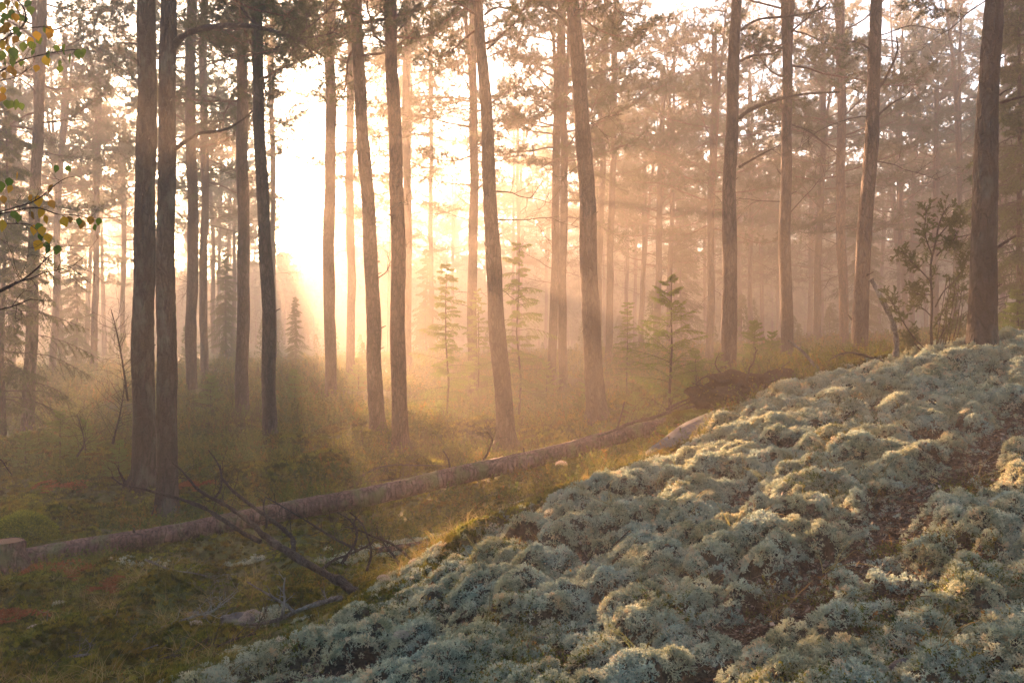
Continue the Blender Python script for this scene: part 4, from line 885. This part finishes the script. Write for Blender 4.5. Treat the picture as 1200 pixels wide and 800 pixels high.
# ------------------------------------------------------------------ rusty bracken
def bracken(px, py, d, s, label):
    b = P(px, py, d); b[2] = Hz(b[0], b[1]); root = empty('bracken', b, label, 'fern', 'rusty bracken in the hollow'); rg = np.random.default_rng(int(px))
    for f in range(7):
        a = rg.uniform(0, 6.28); w = wander((0, 0, 0), (math.cos(a), math.sin(a), 1.0), .42 * s * rg.uniform(.7, 1.2), 8, .06, rg, (0, 0, -1.6)); mb = MB(); tube(mb, w, np.linspace(.004, .0015, 9), 3, cap=False)
        for j in range(2, 9):
            dr = norm(w[j] - w[j - 1])
            for sg in (1, -1):
                sd_ = norm(np.cross(dr, [0, 0, 1])) * sg; L_ = .13 * s * (1 - (j - 2) / 8)
                pp = np.array([w[j] + sd_ * L_ * q for q in np.linspace(.05, 1, 7)]); needles(mb, pp, np.tile(dr * .8 + sd_ * .5, (7, 1)), 3, .035 * s, .012 * s, .5, rg)
        obj('frond', mb.mesh('frond', [M['bracken']], False), root)
for a in [(60,670,9.4,1.0,'rusty bracken before the left end of the log, larger left one'),(85,680,9.0,.9,'rusty bracken before the log, right of the larger one'),(118,690,8.6,.8,'small rusty bracken in front of the log among green moss'),
          (8,725,7.6,1.0,'rusty bracken at the left edge of the photo'),(75,560,14.5,1.3,'rusty bracken behind the log near the mossy boulder'),(230,560,14.5,1.2,'rusty bracken right of the foot of the touching pair'),
          (672,585,10.2,.7,'rusty bracken on the slope just below the log'),(790,475,13.2,1.1,'rusty bracken above the upper end of the log'),(620,552,12.6,.8,'rusty bracken leaning against the middle of the log')]: bracken(*a)

# ------------------------------------------------------------------ dewy sheet webs glowing on the plants
def web(px, py, d, s, label):
    b = P(px, py, d); b[2] = max(Hz(b[0], b[1]), b[2] - .05) ; rg = np.random.default_rng(int(px) * 3); mb = MB(); n = 340; th = rg.uniform(0, 6.28, n); ph = np.arccos(rg.uniform(.25, 1, n))
    p = np.stack([np.sin(ph) * np.cos(th) * s, np.sin(ph) * np.sin(th) * s, np.cos(ph) * s * .7], 1); t = np.cross(p, rg.normal(size=(n, 3))); needles(mb, p, t / np.linalg.norm(t, axis=1)[:, None], 1, s * .45, .0025, .15, rg)
    o = obj('sheet_web', mb.mesh('sheet_web', [M['web']], False), None, b); tag(o, label, 'spider web', 'dewy spider webs on the undergrowth')
for a in [(295,715,7.0,.075,'dewy domed spider web under the dead branch, pinkish, right one'),(286,720,7.0,.05,'small dewy spider web left of the pinkish one under the dead branch'),(229,728,7.0,.06,'dewy spider web on moss left of the grey rock'),(449,672,6.6,.055,'dewy spider web at the lower end of the dead branch'),
          (488,660,7.0,.075,'dewy spider web on the lichen rim, left of centre'),(565,621,8.3,.05,'glowing dewy web between thin log and bank rim'),(658,541,11.5,.09,'bright dewy web close above the fallen log'),(715,565,9.4,.06,'dewy web on the grass beyond the bank rim, upper'),
          (718,582,9.2,.06,'bright dewy web on the grass at the bank rim, lower'),(668,561,10.4,.06,'dewy web right under the middle of the log'),(470,752,5.0,.05,'dewy web draped on lichen at lower centre'),(40,760,6.6,.06,'pale dewy web on moss at the lower left'),(77,735,7.2,.05,'dewy web on moss beneath the rusty bracken'),(700,561,10.5,.07,'dewy web on dry stems below the log, right of the middle')]: web(*a)

# ------------------------------------------------------------------ fallen leaves on the lichen
def leaf_geo(s, seed, curl=.25):
    rg = np.random.default_rng(seed); out = [(0, 0)] ; pr = [(.0, .0), (.18, .34), (.38, .46), (.6, .36), (.82, .15), (1, 0)]
    v = [(x * s, 0, curl * s * x * x * .4) for x, _ in pr] + [(x * s, w * s * .85, curl * s * (x * x * .4 + w * .5)) for x, w in pr[1:-1]] + [(x * s, -w * s * .85, curl * s * (x * x * .4 + w * .5)) for x, w in pr[1:-1]]
    mb = MB(); mb.add(v, [[1, 2, 7, 6], [2, 3, 8, 7], [3, 4, 9, 8], [1, 10, 11, 2], [2, 11, 12, 3], [3, 12, 13, 4]]); mb.add(np.array(v), [[0, 1, 6], [4, 5, 9], [0, 10, 1], [4, 13, 5]]); return mb
def mk_leaf(s, seed, mat, curl=.25): 
    mb = leaf_geo(s, seed, curl); me = mb.mesh('leaf', [mat], False); return me
for k, (px, py, d, c, lab) in enumerate([(925,513,7.9,'orange_leaf','orange fallen leaf on the upper lichen slope'),(969,506,7.9,'birch_yellow','small yellow leaf on the upper lichen slope'),(1162,561,6.1,'orange_leaf','orange leaf upright in lichen right of the bare soil'),
        (1060,565,6.3,'birch_rust','tan leaf lying on the bare soil'),(668,680,5.6,'orange_leaf','orange leaf in lichen left of centre'),(1148,470,8.3,'birch_yellow','yellow leaf on the lichen near the rough dark trunk'),(905,718,4.3,'birch_yellow','yellow leaf low on the lichen slope'),(940,497,8.6,'birch_rust','rusty leaf on the upper lichen slope')]):
    b = P(px, py, d); b[2] = Hz(b[0], b[1]) + .02; o = obj('fallen_leaf', mk_leaf(.07 if k < 1 else .045, k, M[c]), None, b, (R.uniform(.2, .7), R.uniform(-.6, .2), R.uniform(0, 6))); tag(o, lab, 'leaf')

# ------------------------------------------------------------------ birch reaching in from the left
bb = P(-90, 700, 4.2); bb[2] = Hz(bb[0], bb[1]); birch = empty('birch_tree', bb, 'birch with green, yellow and rusty leaves reaching in from the left edge', 'birch tree'); rg = np.random.default_rng(15)
mb = MB(); w = smooth_path([(0, 0, -.1), (.02, .05, 1), (-.03, .1, 2.2), (.03, .12, 3.4), (0, .15, 4.6)], 4); tube(mb, w, np.linspace(.05, .02, len(w)), 10); obj('trunk', mb.mesh('birch_trunk', [M['wood']]), birch)
LV = {'g': [mk_leaf(.045, s, M['birch_green'], R.uniform(-.3, .5)) for s in range(3)], 'y': [mk_leaf(.048, s, M['birch_yellow'], R.uniform(-.3, .5)) for s in range(3)], 'r': [mk_leaf(.042, s, M['birch_rust'], R.uniform(-.3, .5)) for s in range(3)]}
def btw(px, d, r0, r1, leaves, ntw=4, bare=False, L=.12):
    pts = smooth_path([P(x, y, d + .1 * math.sin(k)) - bb for k, (x, y) in enumerate([(-95, px[0][1] + 40)] + px)], 4); mb = MB(); tips = []; tube(mb, pts, np.linspace(r0, r1, len(pts)), 5); twigs(mb, pts, .0016, rg, ntw, L, 1, 3, tips, 0); b_ = obj('branch', mb.mesh('birch_branch', [M['wood']]), birch)
    for x, y, c in leaves:
        p = P(x, y, d + rg.uniform(-.1, .1)) - bb
        o = obj('leaf', R.choice(LV[c]), b_, p + np.array([0, 0, .012])); o.rotation_euler = (R.uniform(1.0, 2.1), R.uniform(1.0, 2.0), R.uniform(-.7, .7)); s = R.uniform(.8, 1.25); o.scale = (s, s, s)
    return b_
btw([(0,50),(10,42),(20,37),(29,28),(31,18),(26,6),(16,-4)], 3.7, .006, .003, [(3,5,'y'),(8,3,'r'),(18,5,'y'),(17,18,'y'),(10,17,'g'),(4,18,'g'),(23,19,'g'),(28,21,'g'),(7,32,'r'),(2,35,'r'),(11,29,'r'),(35,10,'g'),(31,3,'g'),(20,34,'g'),(2,24,'g'),(14,14,'g')], 5)
btw([(0,38),(20,34),(35,33),(52,31),(58,34)], 3.8, .004, .002, [(51,33,'g'),(60,34,'y'),(60,41,'r'),(42,39,'y'),(44,46,'g'),(33,46,'y'),(28,52,'g'),(36,51,'g'),(20,45,'r'),(8,47,'r'),(2,50,'y'),(22,39,'g'),(40,60,'g')], 5)
btw([(0,84),(12,78),(24,71),(38,67),(60,62),(80,59),(92,58)], 3.7, .004, .002, [(8,57,'y'),(15,58,'g'),(3,62,'g'),(5,72,'g'),(14,70,'g'),(25,72,'g'),(10,80,'r'),(4,87,'r'),(14,83,'r'),(55,63,'g'),(52,68,'y'),(66,55,'g'),(72,57,'g'),(75,54,'g'),(82,65,'g'),(90,60,'g'),(94,63,'g'),(97,60,'g'),(70,73,'g'),(71,79,'g'),(44,79,'y'),(17,64,'g')], 8)
btw([(0,94),(15,92),(26,86),(38,77)], 3.8, .003, .0015, [(4,112,'r'),(8,120,'g'),(15,121,'g'),(20,119,'g'),(24,123,'g'),(3,104,'y')], 6)
btw([(0,248),(12,245),(22,242),(36,238),(48,231),(58,222),(68,214),(78,208),(88,207)], 3.6, .004, .0015, [(20,204,'y'),(11,211,'g'),(14,220,'y'),(67,196,'g'),(78,197,'g'),(62,219,'r'),(34,231,'y'),(44,232,'y'),(1,215,'g'),(3,232,'r')], 7)
btw([(0,250),(16,248),(30,244),(45,243),(56,247),(66,251),(76,252),(90,252),(100,255),(112,258)], 3.6, .004, .0015, [(14,250,'g'),(22,254,'g'),(3,260,'y'),(36,251,'r'),(50,246,'y'),(52,255,'y'),(58,237,'r'),(73,257,'y'),(80,256,'r'),(93,258,'g'),(97,261,'r'),(107,256,'r'),(110,266,'g'),(117,258,'g'),(40,266,'y'),(44,264,'g')], 6)
btw([(0,262),(20,262),(34,262),(44,270),(50,282),(56,290)], 3.6, .003, .001, [(47,275,'g'),(49,268,'y'),(55,276,'y'),(48,284,'y'),(53,286,'g'),(58,289,'g'),(69,290,'g')], 4)
btw([(0,342),(12,336),(25,329),(35,322),(46,312),(54,303),(60,298),(74,293)], 3.6, .006, .0015, [], 9, L=.22)
btw([(0,340),(20,330),(38,326),(55,318),(70,316),(90,310)], 3.7, .005, .0012, [], 9, L=.2)
btw([(0,362),(12,360),(24,356),(36,350),(44,352),(60,352)], 3.5, .004, .0012, [], 6, L=.18)
btw([(0,536),(4,542),(8,548),(14,556)], 3.5, .004, .002, [], 3, L=.04)

# ------------------------------------------------------------------ haze
zmin = float(ZZ.min())
bpy.context.view_layer.update()
ztop = max((o.matrix_world @ Vector(c)).z for o in SC.objects if o.type == 'MESH' for c in o.bound_box)
print('top', ztop)
mb = MB(); x0, x1, y0, y1, z0, z1 = -112, 112, -42, 126, zmin - 1, ztop + .5
mb.add([(x0,y0,z0),(x1,y0,z0),(x1,y1,z0),(x0,y1,z0),(x0,y0,z1),(x1,y0,z1),(x1,y1,z1),(x0,y1,z1)], [[0,3,2,1],[4,5,6,7],[0,1,5,4],[1,2,6,5],[2,3,7,6],[3,0,4,7]])
hm = bpy.data.materials.new('haze'); hm.use_nodes = True; hn = hm.node_tree; hn.nodes.remove(hn.nodes['Principled BSDF']); pv = hn.nodes.new('ShaderNodeVolumePrincipled')
pv.inputs['Density'].default_value = HAZE_DENSITY; pv.inputs['Anisotropy'].default_value = HAZE_G; pv.inputs['Color'].default_value = (.98, .92, .85, 1)
hn.links.new(pv.outputs[0], hn.nodes['Material Output'].inputs['Volume']); hm.cycles.homogeneous_volume = True if hasattr(hm.cycles, 'homogeneous_volume') else None
tag(obj('haze', mb.mesh('haze', [hm], False)), 'golden morning mist filling the forest', kind='stuff')
print('objects', len(SC.objects))
